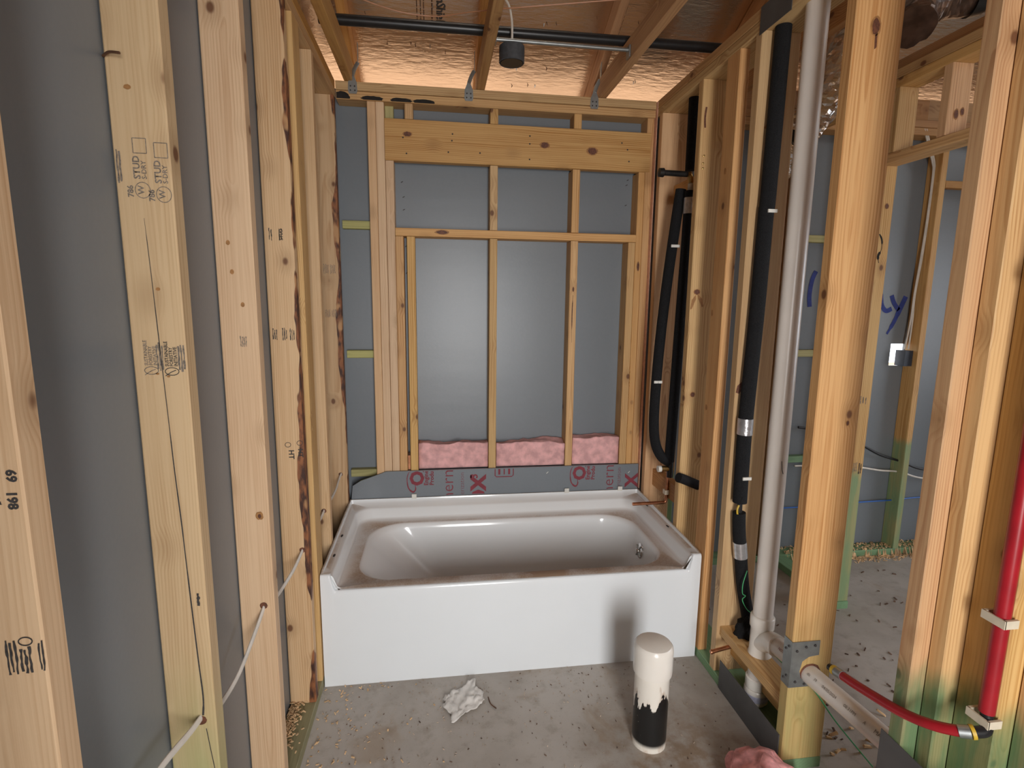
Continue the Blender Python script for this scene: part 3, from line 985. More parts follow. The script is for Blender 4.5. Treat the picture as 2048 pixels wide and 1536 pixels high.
truss_lab = {0.042: 'pine roof truss running along the left wall plates', 0.644: 'pine roof truss over the tub beside the round grey box',
             1.236: 'pine roof truss over the tub where the hanger bar ends', 1.862: 'pine roof truss just beyond the wet wall',
             2.470: 'pine roof truss resting over the far door partition'}
for x0, lab in truss_lab.items():
    t_ = empty('roof_truss', (x0 + 0.019, YB, 2.464))
    tag(t_, lab, 'truss', 'roof trusses')
    z0 = 2.4645
    bc = board('bottom_chord', x0, x0 + 0.038, -3.4, YS + 0.02, z0, z0 + 0.089, 'y', 'truss')
    # top chord following the roof
    yA, yB_ = Y_R, Y_E - 0.06
    L = math.hypot(yB_ - yA, SL * (yB_ - yA))
    tc = mesh_obj('top_chord', [(q[0], q[1], w) for w in (0, L) for q in ch_profile(0.019, 0.044, 0.0025)],
                  [tuple(range(7, -1, -1)), tuple(range(8, 16))] + [(i, (i + 1) % 8, 8 + (i + 1) % 8, 8 + i) for i in range(8)], 'truss')
    d = Vector((0, 1, -SL)).normalized()
    nrm = Vector((0, SL, 1)).normalized()
    mm = Matrix((Vector((1, 0, 0)), -nrm, d)).transposed().to_4x4()
    p = Vector((x0 + 0.019, yA, zroof(yA))) - nrm * 0.046
    mm.translation = p
    tc.matrix_world = mm
    for o in (bc, tc):
        o.parent = t_
        o.matrix_parent_inverse = Matrix.Translation(t_.location).inverted()

# ---- rest of the house behind the camera, with its door and window openings
wall_rear = boxes('wall_rear', [(-0.087, 0.40, -3.62, -3.52, 0, 4.5), (1.12, 6.0, -3.62, -3.52, 0, 4.5), (0.40, 1.12, -3.62, -3.52, 2.10, 4.5)], 'osb')
wall_entry = boxes('wall_entry', [(-0.088, 0.35, -2.34, -2.25, 0, 2.384), (0.35, 1.529, -2.34, -2.25, 2.06, 2.384)], 'osb')
tag(wall_entry, 'board wall with the entry door opening behind the camera', kind='structure')
tag(wall_rear, 'board wall behind the camera with its doorway', kind='structure')
wall_side = boxes('wall_side', [(5.9, 6.0, 0.05, YS - 0.01, 0, 2.62), (5.9, 6.0, -4.9, -2.45, 0, 3.6), (5.9, 6.0, -2.45, 0.05, 0, 0.75), (5.9, 6.0, -2.45, 0.05, 2.15, 3.0)], 'osb')
tag(wall_side, 'outer wall of the next room with a window opening', kind='structure')

# ================================================================= the tub
ZD = 0.397      # deck
ZL = 0.462      # ledge
TD = 0.715
TX0, TX1 = 0.006, TUBW


def rrect(x0, x1, y0, y1, r, kc=10, ks=22, rf=None):
    pts = []
    rf = r if rf is None else rf
    rr_ = (rf, r, r, rf)
    cs = [((x1 - rf, y0 + rf), -90), ((x1 - r, y1 - r), 0), ((x0 + r, y1 - r), 90), ((x0 + rf, y0 + rf), 180)]
    R0 = r
    for i, ((cx, cyy), a0) in enumerate(cs):
        r = rr_[i]
        for k in range(kc + 1):
            an = math.radians(a0 + 90 * k / kc)
            pts.append((cx + r * math.cos(an), cyy + r * math.sin(an)))
        nx, na = cs[(i + 1) % 4]
        an = math.radians(na)
        r2 = rr_[(i + 1) % 4]
        b = (nx[0] + r2 * math.cos(an), nx[1] + r2 * math.sin(an))
        a = pts[-1]
        ts = [k / ks for k in range(1, ks)]
        if i == 3:
            ln = abs(b[0] - a[0])
            of = [0.003, 0.006, 0.009, 0.012, 0.016, 0.020, 0.026, 0.035, 0.06, 0.12]
            ts = [q / ln for q in of] + [0.5] + [1 - q / ln for q in reversed(of)]
        for q in ts:
            pts.append((a[0] + (b[0] - a[0]) * q, a[1] + (b[1] - a[1]) * q))
    return pts


def sstep(a, b, x):
    t = min(1, max(0, (x - a) / (b - a)))
    return t * t * (3 - 2 * t)


def z_front(x):
    e = min(x - TX0, TX1 - x)
    return ZL - (ZL - ZD) * sstep(0.033, 0.052, e)


tub = empty('bathtub', (TUBW / 2, 0, 0))
tag(tub, 'white alcove bathtub with dusty ledges set between the stud walls', 'bathtub')
rings = []


def ring(x0, x1, y0, y1, r, z, front_follow=False, zb=None, rf=None):
    out = []
    for x, y in rrect(x0, x1, y0, y1, r, rf=rf):
        zz = z
        if zb is not None:
            zz = z + (zb - z) * min(1, max(0, y / TD))
        if front_follow == 'own':
            e = min(x - x0, x1 - x)
            if y < y0 + 0.003 and e > 0.0025:
                zz = ZD + 0.001 + (zz - ZD - 0.001) * (1 - sstep(0.0, 0.012, e - 0.0025))
        elif front_follow:
            k = 1 - sstep(0.012, 0.03, y)
            zz = zz * (1 - k) + min(zz, z_front(x)) * k
        out.append((x, y, zz))
    rings.append(out)


ring(TX0, TX1, 0.000, TD, 0.004, ZL + 0.004, True, ZL + 0.024)
ring(TX0 + 0.006, TX1 - 0.006, 0.004, TD - 0.006, 0.006, ZL + 0.004, True, ZL + 0.024)
ring(TX0 + 0.009, TX1 - 0.009, 0.006, TD - 0.010, 0.008, ZL - 0.004, True, ZL + 0.004)
ring(TX0 + 0.036, TX1 - 0.036, 0.007, TD - 0.040, 0.075, ZL - 0.008, 'own', rf=0.004)
ring(TX0 + 0.042, TX1 - 0.042, 0.008, TD - 0.046, 0.075, ZL - 0.016, 'own', rf=0.004)
ring(TX0 + 0.052, TX1 - 0.052, 0.010, TD - 0.062, 0.075, ZD + 0.014, 'own', rf=0.006)
ring(TX0 + 0.060, TX1 - 0.060, 0.014, TD - 0.070, 0.075, ZD + 0.002, rf=0.010)
ring(TX0 + 0.112, TX1 - 0.100, 0.056, TD - 0.108, 0.16, ZD, rf=0.14)
ring(TX0 + 0.122, TX1 - 0.108, 0.066, TD - 0.116, 0.16, ZD - 0.006, rf=0.14)
ring(TX0 + 0.140, TX1 - 0.115, 0.074, TD - 0.122, 0.16, ZD - 0.028, rf=0.14)
ring(TX0 + 0.220, TX1 - 0.130, 0.086, TD - 0.132, 0.15, ZD - 0.110, rf=0.13)
ring(TX0 + 0.330, TX1 - 0.150, 0.102, TD - 0.146, 0.12, ZD - 0.220, rf=0.11)
ring(TX0 + 0.400, TX1 - 0.165, 0.116, TD - 0.158, 0.10, ZD - 0.285)
ring(TX0 + 0.450, TX1 - 0.195, 0.145, TD - 0.190, 0.09, ZD - 0.310)
ring(TX0 + 0.540, TX1 - 0.280, 0.220, TD - 0.270, 0.06, ZD - 0.318)
N_ = len(rings[0])
V, Fc = [], []
for rg in rings:
    V += [(x - TUBW / 2, y, z) for x, y, z in rg]
for i in range(len(rings) - 1):
    for k in range(N_):
        Fc.append((i * N_ + k, i * N_ + (k + 1) % N_, (i + 1) * N_ + (k + 1) % N_, (i + 1) * N_ + k))
Fc.append(tuple((len(rings) - 1) * N_ + k for k in range(N_)))
basin = smooth_by_angle(mesh_obj('basin', V, Fc, 'tub', tub), 1.0)
# apron with raised ends
nx = 80
xs = [TX0 + (TX1 - TX0) * k / nx for k in range(nx + 1)]
xs = sorted(set(xs + [TX0 + 0.03 + 0.004 * k for k in range(9)] + [TX1 - 0.03 - 0.004 * k for k in range(9)]))
V, Fc = [], []
for x in xs:
    zt = z_front(x) + 0.001
    for y, z in ((0.018, 0.0), (-0.004, 0.0), (-0.004, 0.02), (-0.006, zt - 0.030), (-0.0055, zt - 0.012), (-0.003, zt - 0.004), (0.003, zt), (0.018, zt - 0.004)):
        V.append((x - TUBW / 2, y, z))
for i in range(len(xs) - 1):
    for k in range(8):
        Fc.append((i * 8 + k, i * 8 + (k + 1) % 8, (i + 1) * 8 + (k + 1) % 8, (i + 1) * 8 + k))
Fc += [tuple(range(8)), tuple((len(xs) - 1) * 8 + k for k in range(7, -1, -1))]
smooth_by_angle(mesh_obj('apron', V, Fc, 'apron', tub), 0.9)
# overflow plate on the drain end
ox = TX1 - 0.128 - TUBW / 2
ov = lathe('overflow_plate', [(0.036, 0), (0.036, -0.005), (0.030, -0.009), (0.012, -0.011)], 'chrome', tub, 26, (ox + 0.004, 0.335, 0.318), 'x')
ov.rotation_euler = (0, 0.10, 0)
for k in range(4):
    an = math.pi / 2 * k + 0.6
    c_ = tube('overflow_spoke', [(-0.010, 0, 0), (-0.0105, 0.034 * math.cos(an), 0.034 * math.sin(an))], 0.004, 'steel', ov, 8)
lathe('overflow_knob', [(0.010, -0.008), (0.011, -0.020), (0.007, -0.024)], 'chrome', ov, 14, (0, 0, 0), 'x')
# fixing slots and clips in the flange
for x, y in ((TX0 + 0.022, 0.16), (TX0 + 0.022, 0.34), (TX1 - 0.022, 0.28), (TX1 - 0.022, 0.53)):
    blot('fixing_slot', Plane((0, 0, ZL - 0.0045 + 0.008 * y / TD), (1, 0, 0), (0, 1, 0), 0.001), [(q[0] - TUBW / 2, q[1]) for q in ellipse_pts(x, y, 0.005, 0.014, 12)], 'ink', tub)
for x in (0.325, 1.125, 1.42):
    boxes('flange_clip', [(x - 0.012 - TUBW / 2, x + 0.012 - TUBW / 2, TD - 0.010, TD - 0.003, ZL + 0.018, ZL + 0.043)], 'tag', tub)

# ================================================================= sheathing offcut above the tub with print
oz0, oz1, oy = 0.470, 0.624, 0.7205
pv = [(0.010, oz0), (1.522, oz0), (1.522, oz1), (0.185, oz1), (0.165, 0.616), (0.06, 0.580), (0.020, 0.555)]
V = [(a, oy, b) for a, b in pv] + [(a, oy + 0.012, b) for a, b in pv]
strip = mesh_obj('sheathing_strip', V, [tuple(range(7)), tuple(range(13, 6, -1))] + [(i, i + 7, (i + 1) % 7 + 7, (i + 1) % 7) for i in range(7)], 'sheath')
tag(strip, 'blue grey sheathing strip with dark red lettering above the tub', 'sheathing board')
PO = Plane((0, oy, 0), (1, 0, 0), (0, 0, 1), 0.001)
clip = [((0, 0, oz1 - 0.003), (0, 0, 1)), ((0, 0, 0.490), (0, 0, -1))]
R90 = math.pi / 2
for dx in (0.0, 0.855):
    text('OX', PO, 0.372 + dx, 0.545, 0.095, 'inkred', strip, 'lettering', R90, clip, 1.0, 0.004)
    ribbon('logo_swoosh', PO, [(0.300 + dx, 0.618), (0.290 + dx, 0.585), (0.296 + dx, 0.535), (0.318 + dx, 0.512), (0.332 + dx, 0.525), (0.330 + dx, 0.55)], [0.003, 0.004, 0.006, 0.009, 0.006, 0.003], 'inkred', strip)
    text('Engineered', PO, 0.396 + dx, 0.545, 0.030, 'inkred', strip, 'lettering', R90, clip, 1.0, 0.0008)
    text('Products', PO, 0.424 + dx, 0.545, 0.030, 'inkred', strip, 'lettering', R90, clip, 1.0, 0.0008)
    if dx == 0.0:
        text('Thermo', PO, 0.525, 0.405, 0.090, 'inkred', strip, 'lettering', R90, clip, 1.0, -0.001)
        text('weatherization', PO, 0.580, 0.405, 0.034, 'inkred', strip, 'lettering', R90, clip, 1.0, -0.0006)
        text('OX', PO, 0.690, 0.425, 0.105, 'inkred', strip, 'lettering', R90, clip, 1.0, 0.005)
        text('3', PO, 0.650, 0.572, 0.055, 'inkred', strip, 'lettering', R90, clip, 1.0, 0.0012)
    else:
        text('Thermo', PO, 1.385, 0.405, 0.090, 'inkred', strip, 'lettering', R90, clip, 1.0, -0.001)
        text('weatherization', PO, 1.425, 0.405, 0.034, 'inkred', strip, 'lettering', R90, clip, 1.0, -0.0006)
        text('X', PO, 1.518, 0.500, 0.095, 'inkred', strip, 'lettering', R90, clip, 1.0, 0.004)
fr = [(0.742, oz1 - 0.004), (0.742, 0.585), (0.750, 0.578), (0.830, 0.578), (0.838, 0.585), (0.838, oz1 - 0.004)]
ribbon('printed_frame', PO, fr, 0.005, 'inkred', strip, n=1)
for k in range(3):
    ribbon('printed_frame', PO, [(0.764 + 0.026 * k, 0.590), (0.764 + 0.026 * k, 0.605), (0.764 + 0.026 * k, oz1 - 0.004)], 0.011 if k != 1 else 0.006, 'inkred', strip, n=1)
for u, v in ((1.02, 0.592), (1.47, 0.580)):
    ribbon('staple', PO, [(u - 0.005, v - 0.005), (u, v), (u + 0.005, v + 0.005)], 0.003, 'tag', strip)

# pink sill foam on edge in the right back corner
fv = []
rr = random.Random(3)
npt = 60
for k in range(npt + 1):
    z = 0.49 + (2.458 - 0.49) * k / npt
    j = rr.uniform(-0.0006, 0.0006)
    fv += [(1.5265 + j, 0.712, z), (1.5295, 0.712, z), (1.5295, 0.80, z), (1.5265 + j, 0.80, z)]
ff = [(i * 4 + k, i * 4 + (k + 1) % 4, i * 4 + 4 + (k + 1) % 4, i * 4 + 4 + k) for i in range(npt) for k in range(4)] + [(3, 2, 1, 0), tuple(npt * 4 + k for k in range(4))]
gasket = mesh_obj('foam_gasket', fv, ff, 'pinkfoam')
tag(gasket, 'thin pink sill foam strip standing in the right back corner', 'gasket')

# ================================================================= insulation


def batt(name, x0, x1, y0, y1, z0, z1, seed, label, mat='pinkfib', amp=0.012):
    bm = bmesh.new()
    bmesh.ops.create_cube(bm, size=1.0)
    bmesh.ops.subdivide_edges(bm, edges=bm.edges[:], cuts=13, use_grid_fill=True)
    for v in bm.verts:
        p = Vector((x0 + (v.co.x + 0.5) * (x1 - x0), y0 + (v.co.y + 0.5) * (y1 - y0), z0 + (v.co.z + 0.5) * (z1 - z0)))
        q = p * 9 + Vector((seed * 3.1, 0, 0))
        d = Vector((0, noise.noise(q), noise.noise(q + Vector((5, 5, 5)))))
        q2 = p * 34 + Vector((seed, 2, 0))
        d += 0.45 * Vector((0, noise.noise(q2), noise.noise(q2 + Vector((5, 5, 5)))))
        w = 1.0 if v.co.z > -0.45 else 0.1
        v.co = p + Vector((0, d.y * amp * (1 if v.co.y < 0 else 0.1) * w, d.z * amp * 1.3 * (0.5 + v.co.z)))
    o = bm_obj(name, bm, mat, None, True)
    tag(o, label, 'insulation', 'pink insulation tucked between the back wall studs')
    return o


batt('insulation_batt', 0.350, 0.706, 0.748, YS - 0.003, 0.626, 0.756, 1, 'pink fibreglass batt in the left stud bay above the sheathing strip')
batt('insulation_batt', 0.750, 1.114, 0.745, YS - 0.003, 0.626, 0.752, 2, 'pink fibreglass batt in the middle stud bay above the sheathing strip', amp=0.015)
batt('insulation_batt', 1.159, 1.414, 0.742, YS - 0.003, 0.626, 0.772, 3, 'pink fibreglass batt in the right stud bay above the sheathing strip', amp=0.013)
fs = boxes('foil_scrap', [(0.296, 0.307, 0.742, 0.80, 0.626, 0.70)], 'copper')
tag(fs, 'shiny copper coloured scrap in the slot between two back studs', 'scrap')

# ================================================================= ceiling fixtures
# black pipe lying across the trusses
bp = tube('conduit', [(0.0, 0.425, 2.576), (1.88, 0.405, 2.576)], 0.0205, 'blackpl', None, 18)
bp.name = 'black_pipe'
tag(bp, 'black plastic pipe lying across the roof trusses', 'pipe')
# bar hanger with round box
bh = empty('ceiling_box', (0.757, 0.345, 2.50))
tag(bh, 'dark grey round ceiling box on a steel hanger bar between trusses', 'electrical box')
bar = tube('hanger_bar', [(0.684, 0.316, 2.501), (1.234, 0.318, 2.501)], 0.0075, 'steel', None, 10)
flg = boxes('bar_end', [(1.228, 1.234, 0.30, 0.336, 2.47, 2.515)], 'steel')
flg2 = boxes('bar_end', [(0.684, 0.690, 0.30, 0.336, 2.485, 2.515)], 'steel')
rb = lathe('round_box', [(0.049, 0.062), (0.051, 0.060), (0.051, 0.003), (0.048, 0.0), (0.046, 0.003), (0.046, 0.006)], 'greybox', None, 32, (0.757, 0.352, 2.432))
lid = lathe('box_rim', [(0.044, 0.0), (0.044, 0.004), (0.010, 0.005)], 'blackpl', None, 32, (0.757, 0.352, 2.4325))
cd = tube('box_cable', [(0.757, 0.352, 2.494), (0.758, 0.355, 2.55), (0.756, 0.36, 2.60), (0.745, 0.37, 2.655), (0.72, 0.39, 2.70)], 0.0045, 'cable', None, 8)
for o in (bar, flg, flg2, rb, lid, cd):
    o.parent = bh
    o.matrix_parent_inverse = Matrix.Translation(bh.location).inverted()
w_ = tube('hanging_wire', [(0.08, 0.33, 2.66), (0.159, 0.359, 2.63), (0.278, 0.395, 2.615), (0.374, 0.410, 2.610), (0.473, 0.407, 2.610), (0.571, 0.379, 2.617), (0.70, 0.347, 2.625), (0.821, 0.315, 2.628), (1.24, 0.25, 2.66)], 0.0022, 'wire', None, 6)
tag(w_, 'thin orange wire sagging between the roof trusses', 'wire')
# truss tie straps
for x, lab in ((0.080, 'steel hurricane tie at the left end of the top plate'), (0.6065, 'steel hurricane tie at the middle truss on the top plate'), (1.212, 'steel hurricane tie at the right truss on the top plate')):
    t_ = empty('hurricane_tie', (x, YB - 0.012, 2.44))
    tag(t_, lab, 'tie plate', 'hurricane ties on the back top plate')
    side = 1 if x > 0.2 else 1
    pl = Plane((0, 0, 0), (1, 0, 0), (0, 0, 1), 0)
    poly = [(-0.016, -0.030), (0.016, -0.030), (0.021, -0.018), (0.019, 0.018), (0.006, 0.050), (-0.006, 0.050), (-0.019, 0.018), (-0.021, -0.018)]
    y_ = 0.0
    V = [(a, y_, b) for a, b in poly] + [(a, y_ + 0.0013, b) for a, b in poly]
    mesh_obj('plate', V, [tuple(range(8)), tuple(range(15, 7, -1))] + [(i, i + 8, (i + 1) % 8 + 8, (i + 1) % 8) for i in range(8)], 'steel', t_)
    tube('strap', [(0.0, 0.0, 0.045), (0.010, 0.004, 0.075), (0.026, 0.006, 0.105)], 0.009, 'steel', t_, 8, 5, ((0.2, 1, 0), 0.12))
    boxes('truss_leaf', [(0.026, 0.028, -0.008, 0.016, 0.10, 0.185)], 'steel', t_)
    for a, b in ((-0.010, -0.016), (0.010, -0.016), (-0.009, 0.002), (0.009, 0.002)):
        lathe('nail_head', [(0.0035, 0.0), (0.003, -0.002)], 'ink', t_, 8, (a, -0.0005, b), 'y')

# ================================================================= plumbing
# --- shower and tub valve assembly in the corner bay
sv = empty('shower_plumbing', (1.58, 0.45, 0.68))
tag(sv, 'black foam sleeved shower riser with brass tub valve and copper spout', 'plumbing')


def own(o, e):
    o.parent = e
    o.matrix_parent_inverse = Matrix.Translation(e.location).inverted()
    return o


YV = 0.45
own(tube('riser_sleeve', [(1.592, YV, 2.08), (1.590, YV, 2.386)], 0.0245, 'foam', None, 18), sv)
own(tube('pipe_sleeve', [(1.581, YV - 0.03, 1.985), (1.578, YV - 0.03, 1.73), (1.575, YV - 0.02, 1.408), (1.573, YV - 0.01, 1.074), (1.571, YV, 0.72)], 0.024, 'foam', None, 18), sv)
own(tube('pipe_sleeve', [(1.560, YV + 0.02, 2.00), (1.552, YV + 0.02, 1.93), (1.536, YV + 0.02, 1.773), (1.515, YV + 0.02, 1.547), (1.497, YV + 0.015, 1.314), (1.487, YV + 0.01, 1.123), (1.485, YV + 0.01, 0.928), (1.498, YV + 0.01, 0.815), (1.530, YV + 0.005, 0.745), (1.572, YV, 0.715)], 0.024, 'foam', None, 18), sv)
own(tube('silver_tape', [(1.5808, YV - 0.03, 1.955), (1.580, YV - 0.03, 1.885)], 0.0256, 'tape', None, 18), sv)
own(lathe('white_coupling', [(0.010, 0.0), (0.012, 0.004), (0.012, 0.03), (0.008, 0.034)], 'tag', None, 14, (1.581, YV - 0.03, 1.985)), sv)
own(tube('brass_elbow', [(1.562, YV - 0.03, 2.056), (1.577, YV - 0.03, 2.052), (1.582, YV - 0.03, 2.02)], 0.011, 'brass', None, 12), sv)
own(tube('shower_arm_nipple', [(1.440, YV - 0.03, 2.058), (1.563, YV - 0.03, 2.056)], 0.0125, 'ironpipe', None, 16), sv)
own(lathe('pipe_cap', [(0.010, -0.004), (0.019, -0.002), (0.020, 0.018), (0.015, 0.022)], 'ironpipe', None, 16, (1.432, YV - 0.03, 2.058), 'x'), sv)
for x, z in ((1.534, 1.745), (1.4865, 1.115)):
    own(boxes('paper_tag', [(x - 0.020, x + 0.020, YV - 0.014, YV - 0.010, z - 0.006, z + 0.006)], 'tag'), sv)
own(tube('valve_body', [(1.530, YV, 0.683), (1.590, YV, 0.683)], 0.014, 'brass', None, 14), sv)
own(lathe('valve_cap', [(0.016, 0), (0.016, 0.016), (0.013, 0.018)], 'tag', None, 14, (1.514, YV, 0.683), 'x'), sv)
own(tube('valve_neck', [(1.577, YV, 0.735), (1.577, YV, 0.64)], 0.017, 'blackpl', None, 14), sv)
own(tube('copper_drop', [(1.568, YV, 0.69), (1.567, YV, 0.60), (1.566, YV, 0.515)], 0.008, 'copper', None, 10), sv)
own(boxes('pipe_clip', [(1.553, 1.580, YV - 0.014, YV + 0.014, 0.553, 0.575)], 'clipwhite'), sv)
own(tube('copper_spout', [(1.394, YV, 0.507), (1.48, YV, 0.508), (1.545, YV, 0.509), (1.562, YV, 0.513), (1.567, YV, 0.53)], 0.008, 'copper', None, 12), sv)
ss = tube('foam_sleeve', [(1.512, 0.222, 0.716), (1.545, 0.228, 0.703), (1.615, 0.232, 0.672)], 0.022, 'foam', None, 18)
tag(ss, 'short black foam sleeve slanting across the stud above the tub end', 'pipe sleeve')

# --- insulated supply line in front of the third stud
sl = empty('insulated_pipe', (1.58, -0.19, 0.27))
tag(sl, 'thick black foam insulated pipe with silver tape beside the white stack', 'pipe')
YP = -0.182
own(tube('foam_sleeve', [(1.583, YP, 2.386), (1.580, YP, 2.10), (1.5765, YP, 1.83), (1.574, YP, 1.79), (1.570, YP, 1.45), (1.561, YP, 1.10), (1.561, YP, 0.90), (1.563, YP, 0.755)], 0.0255, 'foam', None, 20), sl)
own(tube('inner_pipe', [(1.563, YP, 0.765), (1.565, YP, 0.70)], 0.010, 'blackpl', None, 12), sl)
own(tube('yellow_ring', [(1.553, YP - 0.012, 0.748), (1.547, YP - 0.014, 0.73), (1.553, YP - 0.013, 0.708), (1.575, YP - 0.012, 0.702)], 0.0035, 'yellow', None, 8), sl)
own(tube('foam_sleeve', [(1.564, YP, 0.715), (1.570, YP, 0.64), (1.583, YP, 0.55), (1.603, YP, 0.42), (1.622, YP - 0.01, 0.32), (1.628, YP - 0.02, 0.27)], 0.0235, 'foam', None, 20), sl)
own(tube('silver_tape', [(1.5605, YP, 1.075), (1.5605, YP, 1.015)], 0.0272, 'tape', None, 20), sl)
own(tube('silver_tape', [(1.576, YP, 0.598), (1.585, YP, 0.535)], 0.0252, 'tape', None, 20), sl)
for x, z in ((1.576, 1.80), (1.563, 0.855)):
    own(boxes('paper_tag', [(x - 0.012, x + 0.021, YP - 0.0295, YP - 0.0245, z - 0.006, z + 0.005)], 'tag'), sl)
# putty clump and copper stub-out
rr = random.Random(11)
bm = bmesh.new()
bmesh.ops.create_icosphere(bm, subdivisions=3, radius=0.045)
for v in bm.verts:
    q = v.co * 45
    v.co = Vector((v.co.x * 0.95, v.co.y * 0.8, v.co.z * 1.25)) * (1 + 0.5 * noise.noise(q))
own(bm_obj('black_putty', bm, 'foam', None, True, (1.615, YP - 0.035, 0.250)), sl)
own(tube('copper_stub', [(1.471, -0.223, 0.253 - 0.075), (1.60, -0.212, 0.253 - 0.058)], 0.0075, 'copper', None, 12), sl)
own(lathe('stub_end', [(0.0076, -0.004), (0.0090, 0.0), (0.0076, 0.006)], 'copper', None, 12, (1.471, -0.223, 0.178), 'x'), sl)
for o in sl.children:
    pass
# --- plate shield on the top plate
ps = boxes('plate_shield', [(XR - 0.0025, XR - 0.0005, -0.30, -0.135, ZT - 0.012, ZT + 0.074)], 'flash')
tag(ps, 'dark grey nail shield on the top plate above the insulated pipe', 'nail plate')

# --- drain and vent stack
st = empty('drain_stack', (1.60, -0.32, 0.0))
tag(st, 'white plastic drain stack with tee and branch pipe through the studs', 'pipe')
SX, SYY = 1.600, -0.322
own(tube('vent_pipe', [(SX, SYY, 0.36), (SX, SYY, 2.75)], 0.0335, 'pvc', None, 28), st)
own(lathe('tee_fitting', [(0.036, 0.195), (0.0405, 0.20), (0.0405, 0.235), (0.037, 0.242), (0.0365, 0.332), (0.041, 0.340), (0.041, 0.378), (0.0385, 0.382), (0.034, 0.384)], 'pvc_fit', None, 28, (SX, SYY, 0)), st)
own(tube('lower_pipe', [(SX, SYY, 0.10), (SX, SYY, 0.20)], 0.0335, 'pvc', None, 28), st)
own(lathe('coupling', [(0.036, 0.098), (0.040, 0.102), (0.040, 0.138), (0.036, 0.142)], 'pvc_fit', None, 28, (SX, SYY, 0)), st)
own(lathe('foot_coupling', [(0.036, 0.045), (0.042, 0.049), (0.042, 0.092), (0.038, 0.098)], 'pvc_fit', None, 28, (SX, SYY, 0)), st)
own(lathe('blue_label', [(0.0422, 0.058), (0.0424, 0.060), (0.0424, 0.080), (0.0422, 0.082)], 'label_blue', None, 28, (SX, SYY, 0)), st)
own(tube('lower_pipe', [(SX, SYY, 0.0), (SX, SYY, 0.05)], 0.034, 'pvc', None, 28), st)
own(tube('tee_branch', [(SX, SYY + 0.01, 0.268), (SX, SYY - 0.03, 0.296), (SX, SYY - 0.062, 0.316), (SX, SYY - 0.095, 0.322)], lambda s: 0.034 + 0.004 * s, 'pvc_fit', None, 24), st)
br = own(tube('branch_pipe', [(SX, SYY - 0.08, 0.322), (SX, -0.932, 0.372)], 0.030, 'pvc', None, 24), st)
# the print on the branch, following the pipe on the side towards the room
bd = Vector((0, -0.53, 0.05)).normalized()
side = Vector((-0.80, 0, 0.60)).normalized()
side = (side - bd * side.dot(bd)).normalized()
upx = side.cross(bd).normalized()


def br_plane(y):
    f = (y - (SYY - 0.08)) / (-0.932 - (SYY - 0.08))
    c = Vector((SX, y, 0.322 + 0.05 * f))
    return Plane(c + side * 0.0305, bd, upx, 0.0008)


for s, y in (('NOT FOR', -0.455), ('dlt', -0.596), ('19', -0.625), ('04/05/2024', -0.660), ('08:31PM', -0.745), ('A', -0.815), ('MADE', -0.850)):
    text(s, br_plane(y), 0, -0.004, 0.0125 if s != 'MADE' else 0.016, 'inkgrey' if s != 'NOT FOR' else 'inkred', st, 'pipe_lettering')
ribs = Plane((SX, SYY - 0.0335, 0), (1, 0, 0), (0, 0, 1), 0.0008)
own(ribbon('pen_mark', Plane((SX - 0.006, SYY - 0.0335, 0), (1, 0, 0), (0, 0, 1), 0.0012), [(0.0, 0.965), (0.002, 0.95), (0.004, 0.935), (0.009, 0.92)], 0.0025, 'ink', None), st)
# --- nail plate wrapped on the post
npl = empty('nail_plate', (1.53, -0.578, 0.4))
tag(npl, 'galvanised stud shoe wrapped around the near stud at the branch pipe', 'bracket')
zA, zB = 0.300, 0.455
y_ = -0.5775
fp = [(1.5285, zA), (1.605, zA), (1.605, zA + 0.008), (1.567, zA + 0.030), (1.560, zA + 0.055), (1.567, zA + 0.088), (1.588, zA + 0.102), (1.622, zA + 0.106), (1.622, zB), (1.5285, zB)]
n_ = len(fp)
V = [(a, y_ - 0.0012, b) for a, b in fp] + [(a, y_ + 0.0008, b) for a, b in fp]
own(mesh_obj('front_leaf', V, [tuple(range(n_)), tuple(range(2 * n_ - 1, n_ - 1, -1))] + [(i, i + n_, (i + 1) % n_ + n_, (i + 1) % n_) for i in range(n_)], 'steel'), npl)
own(boxes('side_leaf', [(1.5275, 1.5295, -0.5785, -0.540, zA, zB)], 'steel'), npl)
for a, b in ((1.545, zB - 0.03), (1.575, zB - 0.018), (1.605, zB - 0.015), (1.548, zA + 0.02), (1.580, zA + 0.010), (1.596, zA + 0.007)):
    own(lathe('screw_head', [(0.0045, -0.0012), (0.0038, -0.004)], 'ink', None, 8, (a, y_, b), 'y'), npl)
for yy, b in ((-0.565, zB - 0.02), (-0.552, zB - 0.035), (-0.565, zA + 0.035), (-0.552, zA + 0.02)):
    own(lathe('screw_head', [(0.004, 0.0), (0.0035, -0.003)], 'ink', None, 8, (1.5275, yy, b), 'x'), npl)
blot('bored_hole', Plane((0, -0.5750, 0), (1, 0, 0), (0, 0, 1), 0.0006), ellipse_pts(1.600, 0.340, 0.036, 0.036, 22, 0.03, 4), 'knot', WR)

# --- flashing pieces along the sole plate
def sheet(name, x, y0, y1, z0, z1, tilt, label):
    V = [(x, y0, z0), (x, y1, z0), (x - tilt, y1, z1), (x - tilt, y0, z1)]
    V += [(a + 0.0025, b, c) for a, b, c in V]
    o = mesh_obj(name, V, [(0, 1, 2, 3), (7, 6, 5, 4), (0, 4, 5, 1), (1, 5, 6, 2), (2, 6, 7, 3), (3, 7, 4, 0)], 'flash')
    return tag(o, label, 'flashing', 'dark flashing sheets along the sole plates')


